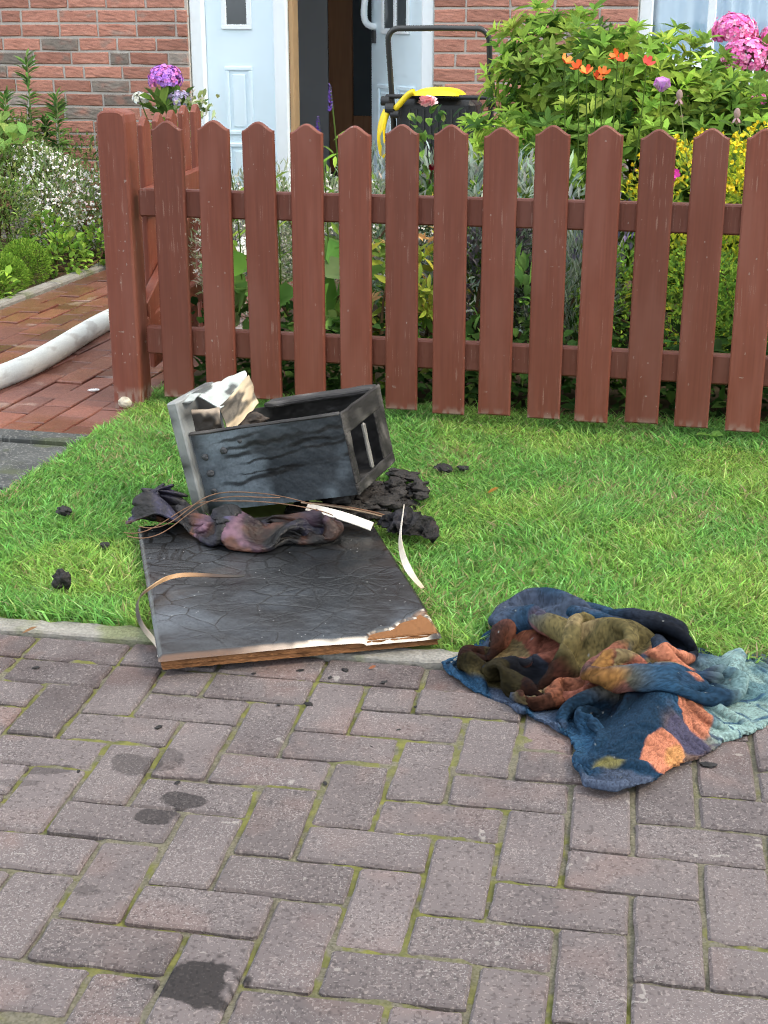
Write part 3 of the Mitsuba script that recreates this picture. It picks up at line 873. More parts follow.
v, f, c = ribbon([(-.30, 2.80, .060), (-.361, 2.785, .066), (-.445, 2.768, .072), (-.486, 2.694, .075), (-.502, 2.626, .068), (-.491, 2.587, .047), (-.459, 2.533, .034), (-.437, 2.466, .030)],
                 [.006, .009, .011, .012, .012, .012, .012, .010], [(0, 1, .3), (0, 1, .5), (.2, 1, .8), (.6, .2, 1), (.6, .1, 1), (.4, .2, 1), (.2, .2, 1), (.3, .1, 1)],
                 [(.02, .018, .015), (.05, .03, .02), (.36, .20, .09), (.42, .27, .14), (.06, .042, .028), (.03, .022, .02), (.40, .34, .26), (.65, .62, .55)], .002)
put('veneer_strip', (v, f), 'mat_painted', bk, color=c, label='curled scorched veneer strip peeling off the left edge')
v, f, c = ribbon([(.047, 3.135, .105), (.040, 3.06, .082), (.037, 3.0, .076), (.046, 2.868, .066), (.082, 2.74, .056)],
                 [.006, .010, .014, .016, .008], [(.3, 0, 1), (.4, 0, 1), (.6, 0, .8), (.8, .1, .6), (1, .2, .3)], [(.40, .36, .30), (.52, .48, .42), (.44, .38, .30), (.56, .52, .45), (.40, .30, .19)], .002)
put('edge_strip', (v, f), 'mat_painted', bk, color=c, label='pale edge strip standing off the right side')

v, f, c = ribbon([(-.185, 3.172, .088), (-.10, 3.125, .082), (-.028, 3.089, .068)], [.020, .024, .024], [(.3, .7, .5), (.3, .7, .5), (.3, .7, .5)], [(.40, .37, .32), (.62, .60, .55), (.56, .52, .44)], .003)
put('plastic_strip', (v, f), 'mat_painted', color=c, label='flat white strip lying beside the charred cloth on the board', cat='strip')

# ------------------------------------------------------------------ burnt metal box
ba, bb = -.31, .215
ex = np.array([math.cos(ba) * math.cos(bb), math.sin(ba) * math.cos(bb), math.sin(bb)]); ey = np.array([-math.sin(ba), math.cos(ba), 0]); ez = np.cross(ex, ey)
CO = np.array([-.432, 3.275, .040])
CLn, CDp, CHt = .398, .28, .200


def C(v):
    v = np.asarray(v, float)
    return CO + v[..., :1] * ex + v[..., 1:2] * ey + v[..., 2:] * ez


ck = thing('burnt_metal_box', 'burnt out dark metal box with open top lying tilted against the fence side', 'appliance')


def sheet(o, du, dv, nrm, nu_, nv_, colf, hf=None, thick=.003, hole=None):
    """a thin metal sheet: corner o, edges du and dv (box frame), coloured by colf(u, v) with u, v in metres"""
    o, du, dv, nrm = map(np.asarray, (o, du, dv, nrm)); lu, lv = np.linalg.norm(du), np.linalg.norm(dv)
    a, b = np.meshgrid(np.linspace(0, 1, nu_), np.linspace(0, 1, nv_), indexing='ij')
    p = o + a[..., None] * du + b[..., None] * dv
    h = 0 if hf is None else hf(a * lu, b * lv)
    pf = p + nrm * (thick / 2 + h)[..., None] if hf is not None else p + nrm * thick / 2
    pb = pf - nrm * thick
    c = colf(a * lu, b * lv)
    f = grid(nu_, nv_)
    if np.dot(np.cross(du, dv), nrm) < 0: f = f[:, ::-1]
    N = nu_ * nv_
    fs = [f, f[:, ::-1] + N]
    ring = [i * nv_ for i in range(nu_)] + [(nu_ - 1) * nv_ + j for j in range(1, nv_)] + [i * nv_ + nv_ - 1 for i in range(nu_ - 2, -1, -1)] + [j for j in range(nv_ - 2, 0, -1)]
    r = np.array(ring); r2 = np.roll(r, -1)
    side = np.vstack([np.c_[r, r2 + N, r2], np.c_[r, r + N, r2 + N]])
    if np.dot(np.cross(du, dv), nrm) < 0: side = side[:, ::-1]
    fs.append(side)
    return C(np.vstack([pf.reshape(-1, 3), pb.reshape(-1, 3)])), np.vstack(fs), np.vstack([c.reshape(-1, 3)] * 2)


def q3(u, v, k=1.0): return np.stack([u * k, v * k, u * 0], -1)


def front_col(u, v):
    n1 = meshkit.fbm(q3(u, v, 9), 3, 2)
    c = np.array([.024, .030, .036]) + np.array([.10, .122, .14]) * sm(.36, .68, n1)[..., None]
    # runs of tar across the sheet
    for y0, sl, w in ((.150, .06, .006), (.135, .04, .005), (.105, .10, .0045), (.060, .13, .007), (.168, .16, .004), (.085, .02, .003)):
        w = w * (.3 + 1.5 * meshkit.fbm(q3(u, v, 17) + y0 * 30, 2, 6)) * 1.25
        d = v - y0 - sl * (u - .06) - .020 * (meshkit.fbm(q3(u, v, 26) + y0 * 90, 2, 7) - .5)
        c *= (1 - .85 * sm(w, w * .35, np.abs(d)) * sm(.02, .10, u) * (.35 + .65 * sm(.42, .55, meshkit.fbm(q3(u, v, 11) + y0 * 50, 2, 4))))[..., None]
    c *= (1 - .6 * sm(.07, .0, u) * meshkit.fbm(q3(u, v, 20), 2, 9))[..., None]
    c *= (1 - .7 * sm(.36, .41, u + .02 * (n1 - .5)))[..., None]
    return c * (.8 + .4 * meshkit.noise(q3(u, v, 260), 4))[..., None]


def soot_col(u, v):
    n1 = meshkit.fbm(q3(u, v, 18), 3, 12)
    c = np.array([.014, .013, .013]) + np.array([.06, .056, .052]) * sm(.52, .74, n1)[..., None]
    return c * (.6 + .8 * meshkit.noise(q3(u, v, 150), 14))[..., None]


v, f, c = sheet((0, 0, 0), (CLn, 0, 0), (0, 0, CHt), (0, -1, 0), 130, 70, front_col, lambda u, v: .012 * (meshkit.fbm(q3(u, v, 6), 3, 3) - .5))
put('front_sheet', (v, f), 'mat_burnt_metal', ck, smooth=30 if False else False, color=c, label='blue grey front sheet streaked with black runs')
v, f, c = sheet((0, CDp, 0), (CLn, 0, 0), (0, 0, CHt - .012), (0, 1, 0), 40, 24, soot_col, lambda u, v: .006 * (meshkit.fbm(q3(u, v, 7), 2, 5) - .5))
put('back_sheet', (v, f), 'mat_burnt_metal', ck, color=c)
v, f, c = sheet((0, .003, .003), (CLn, 0, 0), (0, CDp - .006, 0), (0, 0, 1), 40, 24, soot_col)
put('base_sheet', (v, f), 'mat_burnt_metal', ck, color=c)


def soot_box(*a, b=.004, seed=0):
    v, f = box(*a, b)
    m = trimesh.Trimesh(v, f, process=False).subdivide().subdivide().subdivide()
    v = np.array(m.vertices)
    v = v + .005 * (np.stack([meshkit.fbm(v * 30 + k * 9 + seed, 3, k) for k in range(3)], -1) - .5)
    c = soot_col(v[:, 0] + v[:, 1] * 1.3, v[:, 2] + v[:, 1])
    return v, np.array(m.faces), c


# right end: a frame round an opening with an upright
ek = None
for i, a in enumerate([(CLn - .002, CLn + .006, -.004, CDp + .004, CHt - .052, CHt + .004), (CLn - .002, CLn + .006, -.004, CDp + .004, -.002, .028),
                       (CLn - .001, CLn + .005, -.003, .026, .026, CHt - .048), (CLn - .001, CLn + .005, CDp - .070, CDp + .003, .026, CHt - .048)]):
    v, f, c = soot_box(*a, seed=i * 3)
    put('end_frame', (C(v), f), 'mat_char', ck, smooth=True, color=c)
v, f, c = soot_box(CLn - .002, CLn + .008, .115, .127, .030, CHt - .054, seed=20)
put('upright', (C(v), f), 'mat_painted', ck, smooth=True, color=c * 0 + np.array([.20, .19, .175]) * (.5 + .8 * rb.random((len(v), 1))), label='thin pale upright in the open end')
# top rim
for i, a in enumerate([(-.004, CLn, -.006, .007, CHt - .004, CHt + .005), (.10, CLn, CDp - .050, CDp + .004, CHt - .008, CHt + .006)]):
    v, f, c = soot_box(*a, seed=40 + i * 5)
    put('rim', (C(v), f), 'mat_char', ck, smooth=True, color=c + .012)
# bolts on the front
for (u, w, r) in ((.080, .150, .0085), (.026, .140, .008), (.030, .098, .009), (.027, .052, .0075), (.128, .168, .005)):
    v, f = lump(r, int(u * 1000), .40, 2, (1.1, .5, 1))
    v = v + np.array([u, -.004, w])
    put('bolt', (C(v), f), 'mat_burnt_metal', ck, smooth=True, color=np.tile([.04, .042, .045], (len(v), 1)))
# washed grey side plate on the left
v, f = box(-.033, -.004, -.022, .20, -.035, CHt + .088, .004)
m = trimesh.Trimesh(v, f, process=False).subdivide().subdivide().subdivide(); v = np.array(m.vertices)
c = np.array([.24, .255, .25]) * (.45 + .75 * meshkit.fbm(v * [8, 8, 14], 3, 3))[:, None]
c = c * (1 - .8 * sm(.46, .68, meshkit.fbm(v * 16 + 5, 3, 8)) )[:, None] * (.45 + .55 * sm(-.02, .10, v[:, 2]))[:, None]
put('side_plate', (C(v), np.array(m.faces)), 'mat_burnt_metal', ck, color=c, label='pale grey smoke stained plate on the left end')


def scorch(u, v):
    n1 = meshkit.fbm(q3(u, v, 26), 3, 17)
    k = sm(.42, .56, n1 + .9 * (u - .05))
    return np.array([.50, .40, .26]) * (.75 + .4 * meshkit.noise(q3(u, v, 90), 3))[..., None] * (1 - .93 * k)[..., None] * np.array([1, 1 - .0, 1])


def whitep(u, v):
    n1 = meshkit.fbm(q3(u, v, 20), 3, 27)
    c = np.array([.38, .42, .40]) * (.85 + .25 * meshkit.noise(q3(u, v, 120), 5))[..., None]
    return c * (1 - .85 * sm(.60, .72, n1))[..., None]


def brownp(u, v):
    n1 = meshkit.fbm(q3(u, v, 22), 3, 37)
    c = np.array([.36, .29, .22]) * (.8 + .3 * meshkit.noise(q3(u, v, 90), 6))[..., None]
    return c * (.05 + .95 * sm(.40, .62, n1 + 1.6 * (v - .015)))[..., None]




def patch(quad, n_, m_, colf, amp=.006, thick=.003):
    """a buckled thin panel between four world corners"""
    p = np.array(quad, float); a, b = np.meshgrid(np.linspace(0, 1, n_), np.linspace(0, 1, m_), indexing='ij'); a, b = a[..., None], b[..., None]
    g = p[0] * (1 - a) * (1 - b) + p[1] * a * (1 - b) + p[2] * a * b + p[3] * (1 - a) * b
    nr = unit(np.cross(p[1] - p[0], p[3] - p[0])); lu, lv = np.linalg.norm(p[1] - p[0]), np.linalg.norm(p[3] - p[0])
    u, w = a[..., 0] * lu, b[..., 0] * lv
    g = g + nr * (amp * (2 * meshkit.fbm(q3(u, w, 16), 2, 8) - 1) + amp * np.sin(u * 30) * np.sin(w * 34))[..., None]
    g = g + .006 * (np.stack([meshkit.fbm(q3(u, w, 40) + k * 5, 2, k) for k in range(3)], -1) - .5)
    c = colf(u, w); N = n_ * m_; f = grid(n_, m_)
    ring = [i * m_ for i in range(n_)] + [(n_ - 1) * m_ + j for j in range(1, m_)] + [i * m_ + m_ - 1 for i in range(n_ - 2, -1, -1)] + [j for j in range(m_ - 2, 0, -1)]
    r = np.array(ring); r2 = np.roll(r, -1)
    return np.vstack([(g + nr * thick / 2).reshape(-1, 3), (g - nr * thick / 2).reshape(-1, 3)]), np.vstack([f, f[:, ::-1] + N, np.c_[r, r2 + N, r2], np.c_[r, r + N, r2 + N]]), np.vstack([c.reshape(-1, 3)] * 2)


v, f, c = patch([(-.474, 3.320, .205), (-.399, 3.335, .205), (-.407, 3.345, .288), (-.480, 3.335, .285)], 40, 30, brownp)
put('scorched_panel', (v, f), 'mat_painted', ck, color=c, label='brown scorched plastic panel in the box mouth')
v, f, c = patch([(-.474, 3.362, .319), (-.358, 3.50, .343), (-.343, 3.46, .325), (-.405, 3.352, .284)], 44, 30, whitep, .005)
put('white_panel', (v, f), 'mat_painted', ck, color=c, label='buckled white plastic panel sticking out of the box')
v, f, c = patch([(-.381, 3.335, .222), (-.316, 3.425, .278), (-.342, 3.462, .341), (-.411, 3.358, .285)], 44, 36, lambda u, w: scorch(u * .4 + .035, w), .004)
put('scorched_panel', (v, f), 'mat_painted', ck, color=c, label='cream scorched panel with burnt holes above the box')
v, f, c = patch([(-.500, 3.30, .312), (-.470, 3.30, .310), (-.455, 3.37, .312), (-.480, 3.37, .318)], 20, 20, whitep, .004)
put('white_panel', (v, f), 'mat_painted', ck, color=c * .8)
for i in range(9):
    a = rb.random(2)
    v, f = lump(.022 + .018 * rb.random(), 50 + i, .45, 3, (1.3, 1, .6))
    v = v + np.array([.09 + .13 * a[0], .03 + .17 * a[1], CHt - .02 - .06 * a[0]])
    put('burnt_remains', (C(v), f), 'mat_char', ck, smooth=True, color=np.array([.045, .035, .028]) * (.3 + 1.2 * meshkit.noise(v * 60, 3))[:, None])

# charred heap under and beside the box
ch = []
rc = np.random.default_rng(31)
for i in range(150):
    t = rc.random(); c = np.array([-.16, 3.24, .04]) * (1 - t) + np.array([.055, 3.47, .035]) * t + rc.normal(0, 1, 3) * [.035, .055, .012]
    c[2] = max(c[2], .012)
    ch.append((lump(.007 + .024 * rc.random() ** 2, 100 + i, .9, 2, (1.3, 1, .35 + .5 * rc.random())), c))
v, f = cat_mesh([(m[0] + c, m[1]) for m, c in ch])
put('charred_rubble', (v, f), 'mat_char', smooth=True, color=np.array([.020, .018, .017]) * (.4 + 1.4 * meshkit.noise(v * 50, 3))[:, None], label='heap of black charred crumbs under the right end of the metal box', cat='rubble', kind='stuff')


# charred cloth rolled along the back of the board
def roll(path, rad, seed, flat=.62, n=150, m=64, amp=.42):
    c = curve(path, n); r = np.interp(np.linspace(0, 1, n), np.linspace(0, 1, len(rad)), rad)
    t = unit(np.gradient(c, axis=0)); x = unit(np.cross(t, [0, 0, 1.0])); y = np.cross(x, t)
    a = np.arange(m) * 2 * np.pi / m
    u = np.linspace(0, 1, n)
    dirs = np.cos(a)[None, :, None] * x[:, None] + np.sin(a)[None, :, None] * y[:, None] * flat
    s = np.stack([np.cos(a)[None] * 1.3 + u[:, None] * 0, np.sin(a)[None] * 1.3 + u[:, None] * 0, u[:, None] * 9 + a[None] * .5], -1)
    ridged = 1 - np.abs(2 * meshkit.fbm(s * [1.0, 1.0, .8] + seed, 2, seed) - 1) * 2.0
    k = 1 + amp * (ridged - .4) +   .10 * (meshkit.fbm(s * 3.5 + seed, 3, seed + 3) - .5)
    v = c[:, None] + dirs * (r[:, None] * k)[..., None]
    v[..., 2] = np.maximum(v[..., 2], .045 + .0 * v[..., 2])
    f = []
    vv_ = np.vstack([v.reshape(-1, 3), c[0], c[-1]])
    for i in range(n - 1):
        j = np.arange(m); j2 = (j + 1) % m
        f.append(np.c_[i * m + j, i * m + j2, (i + 1) * m + j2]); f.append(np.c_[i * m + j, (i + 1) * m + j2, (i + 1) * m + j])
    j = np.arange(m); j2 = (j + 1) % m
    f.append(np.c_[np.full(m, n * m), j2, j]); f.append(np.c_[np.full(m, n * m + 1), (n - 1) * m + j, (n - 1) * m + j2])
    return vv_, np.vstack(f)


def burnt_cloth_col(v, seed, sheen=1.0):
    k = meshkit.fbm(v * 16 + seed, 3, seed)
    k2 = meshkit.fbm(v * 13 + seed + 40, 3, seed + 5)
    c = np.tile([.016, .015, .016], (len(v), 1)).astype(float)
    c += np.array([.026, .024, .062]) * (sm(.50, .62, k) * sheen)[:, None]
    c += np.array([.075, .024, .010]) * (sm(.48, .60, k2) * sheen)[:, None]
    return c * (.5 + 1.0 * meshkit.noise(v * 140, 9))[:, None] * (.25 + .75 * sm(.36, .56, meshkit.fbm(v * 22 + seed + 70, 3, seed + 8)))[:, None]


ax_ = curve([(-.585, 3.125, 0), (-.53, 3.15, 0), (-.47, 3.12, 0), (-.42, 3.075, 0), (-.33, 3.05, 0), (-.24, 3.04, 0), (-.17, 3.055, 0), (-.13, 3.075, 0)], 60)
aw_ = np.interp(np.linspace(0, 1, 60), [0, .1, .25, .34, .5, .8, .92, 1], [.030, .042, .044, .038, .044, .046, .040, .030])
from shapely.geometry import Point
from shapely.ops import unary_union
ring_ = np.array(unary_union([Point(*p[:2]).buffer(w) for p, w in zip(ax_, aw_)]).simplify(.003).exterior.coords)[:-1]
axt = cKDTree(ax_[:, :2])


def under(x, y):
    d, i = axt.query(np.stack([np.ravel(x), np.ravel(y)], -1)); d, i = d.reshape(np.shape(x)), i.reshape(np.shape(x))
    k = .6 + .8 * meshkit.fbm(np.stack([x * 18, y * 18, np.asarray(x) * 0 + 5], -1), 2, 17)
    return np.where(np.asarray(y) > 3.165, .040, .058) + .036 * k * np.exp(-(d / (aw_[i] * .62)) ** 2)


S2, FP2 = drape(ring_, np.array([-.345, 3.055]), lambda x, y, R: 1.02 + 1.0 * sm(1.0, .6, R) * .85, under,
                lambda x, y, R, ex: np.clip(.004 + .05 * (1 - np.abs(2 * meshkit.fbm(np.stack([x * 13, y * 13, x * 0], -1), 2, 7) - 1) * 1.4) * sm(1, .8, R), 0, 1), 64, 80, 6, iters=10, gap=.008)
S2, FP2 = finer(S2, 4), finer(FP2, 4)
v, f, c = thick(S2, burnt_cloth_col(np.c_[FP2.reshape(-1, 2), np.zeros(FP2[..., 0].size)] * 1.6, 2, 1.2), .004)
w = sm(-.14, -.42, v[:, :1])
put('charred_cloth', (v, f), 'mat_char_cloth', smooth=True, color=c * (.22 + .62 * w), label='scorched purple, brown and black cloth bundled along the back of the burnt board', cat='cloth')
v, f = roll([(-.005, 3.19, .045), (.03, 3.165, .05), (.07, 3.14, .045), (.115, 3.08, .028)], [.012, .042, .040, .010], 14, .7, amp=.75)
v = v + .012 * (np.stack([meshkit.fbm(v * 70 + k * 9, 3, k) for k in range(3)], -1) - .5)
put('charred_cloth', (v, f), 'mat_char', smooth=True, color=burnt_cloth_col(v, 9, .12) * .8, label='black charred clump on the grass right of the burnt board', cat='cloth')
# thin burnt wires over the cloth
wkey = thing('burnt_wire', 'tangle of thin brown burnt wires lying across the charred cloth', 'wire')
for i, p in enumerate([[(-.60, 3.03, .075), (-.52, 3.06, .085), (-.45, 3.09, .12), (-.36, 3.06, .142), (-.28, 3.03, .15), (-.20, 3.03, .14), (-.12, 3.08, .10)],
                       [(-.59, 3.02, .070), (-.50, 3.035, .08), (-.44, 3.08, .115), (-.38, 3.07, .145), (-.30, 3.05, .155), (-.24, 3.06, .15)],
                       [(-.57, 3.06, .08), (-.48, 3.06, .10), (-.41, 3.10, .14), (-.33, 3.10, .15), (-.25, 3.09, .145), (-.17, 3.10, .12)],
                       [(-.20, 3.20, .09), (-.12, 3.185, .085), (-.05, 3.19, .07), (.01, 3.20, .05)],
                       [(-.18, 3.215, .085), (-.10, 3.20, .08), (-.03, 3.205, .065), (.02, 3.23, .04)]]):
    v, f = tube(curve(p, 40), .0013 if i < 3 else .0024, 5)
    put('wire', (v, f), 'mat_stem', wkey, color=np.tile([.20, .12, .08] if i != 3 else [.32, .24, .17], (len(v), 1)) * (.6 + .5 * rb.random((len(v), 1))))

# ------------------------------------------------------------------ blanket
OUT = np.array([(.112, 2.462), (.135, 2.42), (.175, 2.352), (.23, 2.300), (.285, 2.235), (.325, 2.175), (.330, 2.12), (.322, 2.05), (.325, 1.995), (.37, 1.975), (.43, 2.005), (.48, 2.06), (.517, 2.090), (.59, 2.165), (.69, 2.235), (.79, 2.30), (.83, 2.42), (.77, 2.50), (.68, 2.47),
                (.6, 2.54), (.52, 2.62), (.42, 2.68), (.34, 2.69), (.26, 2.63), (.18, 2.545)])


def ridge_(x, y):
    """what the broad front flap lies over, falling towards its end"""
    a, b = np.array([.515, 2.285]), np.array([.375, 2.02]); d = b - a
    t = np.clip(((x - a[0]) * d[0] + (y - a[1]) * d[1]) / (d @ d), 0, 1)
    r = np.hypot(x - a[0] - t * d[0], y - a[1] - t * d[1])
    return (.075 - .055 * t) * np.exp(-(r / .062) ** 2)


def heap(x, y):
    k = .55 + .9 * meshkit.fbm(np.stack([x * 14, y * 14, x * 0 + 3], -1), 2, 91)
    return .006 + .62 * k * (.105 * np.exp(-(((x - .43) / .085) ** 2 + ((y - 2.47) / .085) ** 2)) + .085 * np.exp(-(((x - .33) / .11) ** 2 + ((y - 2.59) / .055) ** 2))
                        + .06 * np.exp(-(((x - .58) / .09) ** 2 + ((y - 2.42) / .06) ** 2))) + ridge_(x, y)


def gather(x, y, R):
    lobe = sm(.135, .07, np.abs((x - .45) + (y - 2.15) * -.50)) * sm(2.36, 2.27, y); teal = sm(.55, .63, x)
    return 1.02 + (1.30 - 1.22 * lobe - 1.14 * teal * (1 - lobe)) * sm(1.0, .70, R) * (.25 + .75 * sm(.17, .27, x))


def first(x, y, R, ex):
    q = np.stack([x, y, x * 0], -1)
    rg_ = 1 - np.abs(2 * meshkit.fbm(q * [13, 11, 1] + 11, 2, 11) - 1) * 1.5
    z = .012 + np.clip(.085 * np.exp(-(((x - .42) / .18) ** 2 + ((y - 2.40) / .15) ** 2)) + .07 * rg_ * (ex - 1) / .75 * sm(1, .8, R), 0, 1)
    return np.maximum(z - .05 * np.exp(-(((x - .31) / .07) ** 2 + ((y - 2.38) / .06) ** 2)), 0)


S, FP = drape(OUT, np.array([.44, 2.34]), gather, heap, first, 100, 110, 11, bend=((2, .22), (4, .05)))
S, FP = finer(S, 4), finer(FP, 4)
fx, fy = FP[..., 0], FP[..., 1]
Q = np.stack([fx, fy, fx * 0], -1)
F1, F2, F3 = meshkit.fbm(Q * 12, 3, 51), meshkit.fbm(Q * 34, 3, 52), meshkit.fbm(Q * 7 + 9, 3, 53)
S = S + unit(np.cross(np.gradient(S, axis=0), np.gradient(S, axis=1))) * (.0030 * (meshkit.fbm(Q * 90, 3, 81) - .5))[..., None]
NAVY, BLUE, TEAL, PALE = np.array([.008, .022, .042]), np.array([.013, .038, .072]), np.array([.070, .130, .145]), np.array([.185, .275, .26])
OLIVE, TAN, BROWN, RED = np.array([.085, .070, .030]), np.array([.30, .23, .12]), np.array([.085, .036, .024]), np.array([.15, .055, .038])
ORANGE, YELL, SLATE, DARK = np.array([.30, .115, .068]), np.array([.34, .185, .055]), np.array([.045, .052, .075]), np.array([.010, .010, .011])
Cc = NAVY + (BLUE - NAVY) * sm(.38, .62, F3)[..., None]


def dye(m, q):
    """a patch of the pattern, its border bled a little"""
    global Cc
    Cc = Cc * (1 - m[..., None]) + np.asarray(q) * m[..., None]


def spot(x, y, rx, ry, soft=.25, ang=0):
    ca_, sa_ = math.cos(ang), math.sin(ang)
    u, v = (fx - x) * ca_ + (fy - y) * sa_, -(fx - x) * sa_ + (fy - y) * ca_
    d = np.hypot(u / rx, v / ry) + .55 * (F1 - .5) + .25 * (F2 - .5)
    return sm(1 + soft / 2, 1 - soft / 2, d)


dye(sm(.52, .66, F1) * .6, SLATE)


def shapely_depth(x, y):
    """how far inside the footprint's outline"""
    o = np.vstack([OUT[i] + (OUT[(i + 1) % len(OUT)] - OUT[i]) * np.linspace(0, 1, 20, endpoint=False)[:, None] for i in range(len(OUT))])
    return cKDTree(o).query(np.stack([x, y], -1).reshape(-1, 2))[0].reshape(x.shape)


dd, ii = cKDTree(np.random.default_rng(8).random((260, 2)) * [.9, .9] + [.05, 1.9]).query(np.stack([fx + .02 * F1, fy + .02 * F2], -1).reshape(-1, 2))
pick = np.array([BROWN, RED, OLIVE, BROWN * .7, ORANGE * .45, SLATE * .7, TAN * .35, RED * .8])[np.random.default_rng(9).integers(0, 8, 260)][ii].reshape(Cc.shape)
mid_ = spot(.325, 2.385, .175, .115, .3, -.45)
mid_ = mid_ * sm(.022, .034, shapely_depth(fx, fy))
Cc = Cc * (1 - mid_[..., None]) + pick * mid_[..., None]
dye(spot(.40, 2.455, .075, .06), OLIVE * .95); dye(spot(.385, 2.46, .035, .02) * .8, TAN * .5)
dye(spot(.335, 2.655, .05, .022), TAN); dye(spot(.27, 2.575, .075, .028, .4, .5) * .8, SLATE); dye(spot(.40, 2.60, .05, .03, .4) * .25, SLATE * .6)
dye(spot(.505, 2.435, .05, .024, .2, -.6), ORANGE); dye(spot(.515, 2.385, .018, .022), TAN)
dye(spot(.27, 2.445, .018, .014), RED * 1.5)
dye(spot(.44, 2.30, .05, .02, .3), RED); dye(spot(.43, 2.345, .05, .016, .3), np.array([.17, .085, .028]))
tz = sm(.565, .60, fx + .05 * (F1 - .5) + .10 * sm(2.22, 2.10, fy)) * sm(2.50, 2.42, fy - .5 * (fx - .66))
dye(tz, PALE * .8); dye(tz * sm(.42, .60, F1), TEAL); dye(tz * sm(.55, .7, F2) * .5, PALE)
lin = np.minimum(np.abs(((fx * 17 + fy * 9 + .8 * F1) % 1.0) - .5) / .055, np.abs(((fx * 7 - fy * 15 + .8 * F3) % 1.0) - .5) / .06)
dye(tz * sm(1.2, .6, lin) * sm(.40, .5, F3 + .06) * .85, BLUE * 1.2)
dye(sm(.73, .80, fx + .05 * F1) * sm(2.38, 2.46, fy), np.array([.045, .045, .055]))
dye(sm(.60, .54, fx) * sm(2.20, 2.15, fy) * sm(.47, .50, fx), np.array([.09, .06, .05]))
dye(spot(.520, 2.145, .034, .04), np.array([.045, .042, .068])); dye(spot(.548, 2.225, .030, .075, .12), ORANGE); dye(spot(.468, 2.085, .030, .055, .12, -.5), ORANGE); dye(spot(.488, 2.085, .013, .030, .6, -.5) * .6, YELL)
dye(spot(.375, 2.05, .022, .014, .6) * .7, np.array([.16, .14, .04]))
soot_ = sm(.46, .66, meshkit.fbm(Q * 10 + 60, 3, 84)) * sm(2.16, 2.26, fy) * sm(2.57, 2.50, fy) * sm(.60, .52, fx) * sm(0., .05, shapely_depth(fx, fy))
Cc = Cc * (1 - .85 * soot_)[..., None]
Cc = Cc * (.45 + 1.1 * meshkit.noise(Q * 600, 83))[..., None] * (.92 + .16 * F2)[..., None]
Cc = Cc * (1 + .5 * sm(.05, .0, shapely_depth(fx, fy)) * sm(.5, .4, fx))[..., None]
rl = np.random.default_rng(3); Cc[rl.random(fx.shape) > .9988] = [.14, .15, .15]
v, f, c = thick(S, np.clip(Cc, .003, .9), .006)
put('blanket', (v, f), 'mat_cloth', smooth=True, color=c, label='crumpled scorched blanket in blue, teal, orange and brown lying on the paving edge', cat='blanket')

# ------------------------------------------------------------------ leaves
BIG_P = np.array([[0, 0, 0], [.28, -.40, .10], [.28, 0, 0], [.28, .40, .10], [.66, -.44, .12], [.66, 0, 0], [.66, .44, .12], [1, 0, 0]], float)
BIG_F = np.array([[0, 2, 1], [0, 3, 2], [1, 2, 5], [1, 5, 4], [2, 3, 6], [2, 6, 5], [4, 5, 7], [5, 6, 7]])
SML_P = np.array([[0, 0, 0], [.5, -.5, .1], [.5, 0, 0], [.5, .5, .1], [1, 0, 0]], float)
SML_F = np.array([[0, 2, 1], [0, 3, 2], [1, 2, 4], [2, 3, 4]])


def leaves(P, Dr, ln, wd, col, rng, big=False, curl=.18, up=(0, 0, 1), roll_=.35):
    P, Dr = np.asarray(P, float), unit(np.asarray(Dr, float)); n = len(P)
    ln, wd, curl = (np.broadcast_to(x, (n,)) for x in (ln, wd, curl))
    nr = np.asarray(up, float) + rng.normal(0, roll_, (n, 3))
    nr = unit(nr - Dr * (nr * Dr).sum(1, keepdims=True))
    sd_ = np.cross(Dr, nr)
    tp, tf = (BIG_P, BIG_F) if big else (SML_P, SML_F)
    x, y, z = tp[:, 0], tp[:, 1], tp[:, 2]
    v = P[:, None] + Dr[:, None] * (x[None] * ln[:, None])[..., None] + sd_[:, None] * (y[None] * wd[:, None])[..., None] \
        + nr[:, None] * (z[None] * wd[:, None] * 1.6 - (x ** 2)[None] * (curl * ln)[:, None])[..., None]
    f = tf[None] + (np.arange(n) * len(tp))[:, None, None]
    c = np.repeat(np.asarray(col, float)[:, None], len(tp), 1)
    return v.reshape(-1, 3), f.reshape(-1, 3), np.clip(c.reshape(-1, 3), .004, .95)


def tones(n, rng, palette, weights=None, var=.22):
    p = np.array(palette, float); k = rng.choice(len(p), n, p=weights)
    return p[k] * np.clip(1 + rng.normal(0, var, (n, 1)), .35, 1.8) * np.clip(1 + rng.normal(0, .06, (n, 3)), .7, 1.3)


def blob_pts(blobs, n, rng, lo=.55, hi=1.05, keep_lower=True):
    b = np.array(blobs, float)
    wgt = (b[:, 3] * b[:, 4] + b[:, 4] * b[:, 5] + b[:, 3] * b[:, 5]); wgt /= wgt.sum()
    out, dirs = [], []
    while len(out) < n:
        k = rng.choice(len(b), p=wgt); u = rng.normal(size=3); u /= np.linalg.norm(u)
        r = lo + (hi - lo) * rng.random() ** .6
        p = b[k, :3] + u * b[k, 3:] * r
        if p[2] < .01: continue
        q = ((p - b[:, :3]) / b[:, 3:]); q = np.sqrt((q ** 2).sum(1)); q[k] = 9
        if q.min() < .5: continue
        out.append(p); dirs.append(u / b[k, 3:] * b[k, 3:].mean())
    return np.array(out), unit(np.array(dirs))


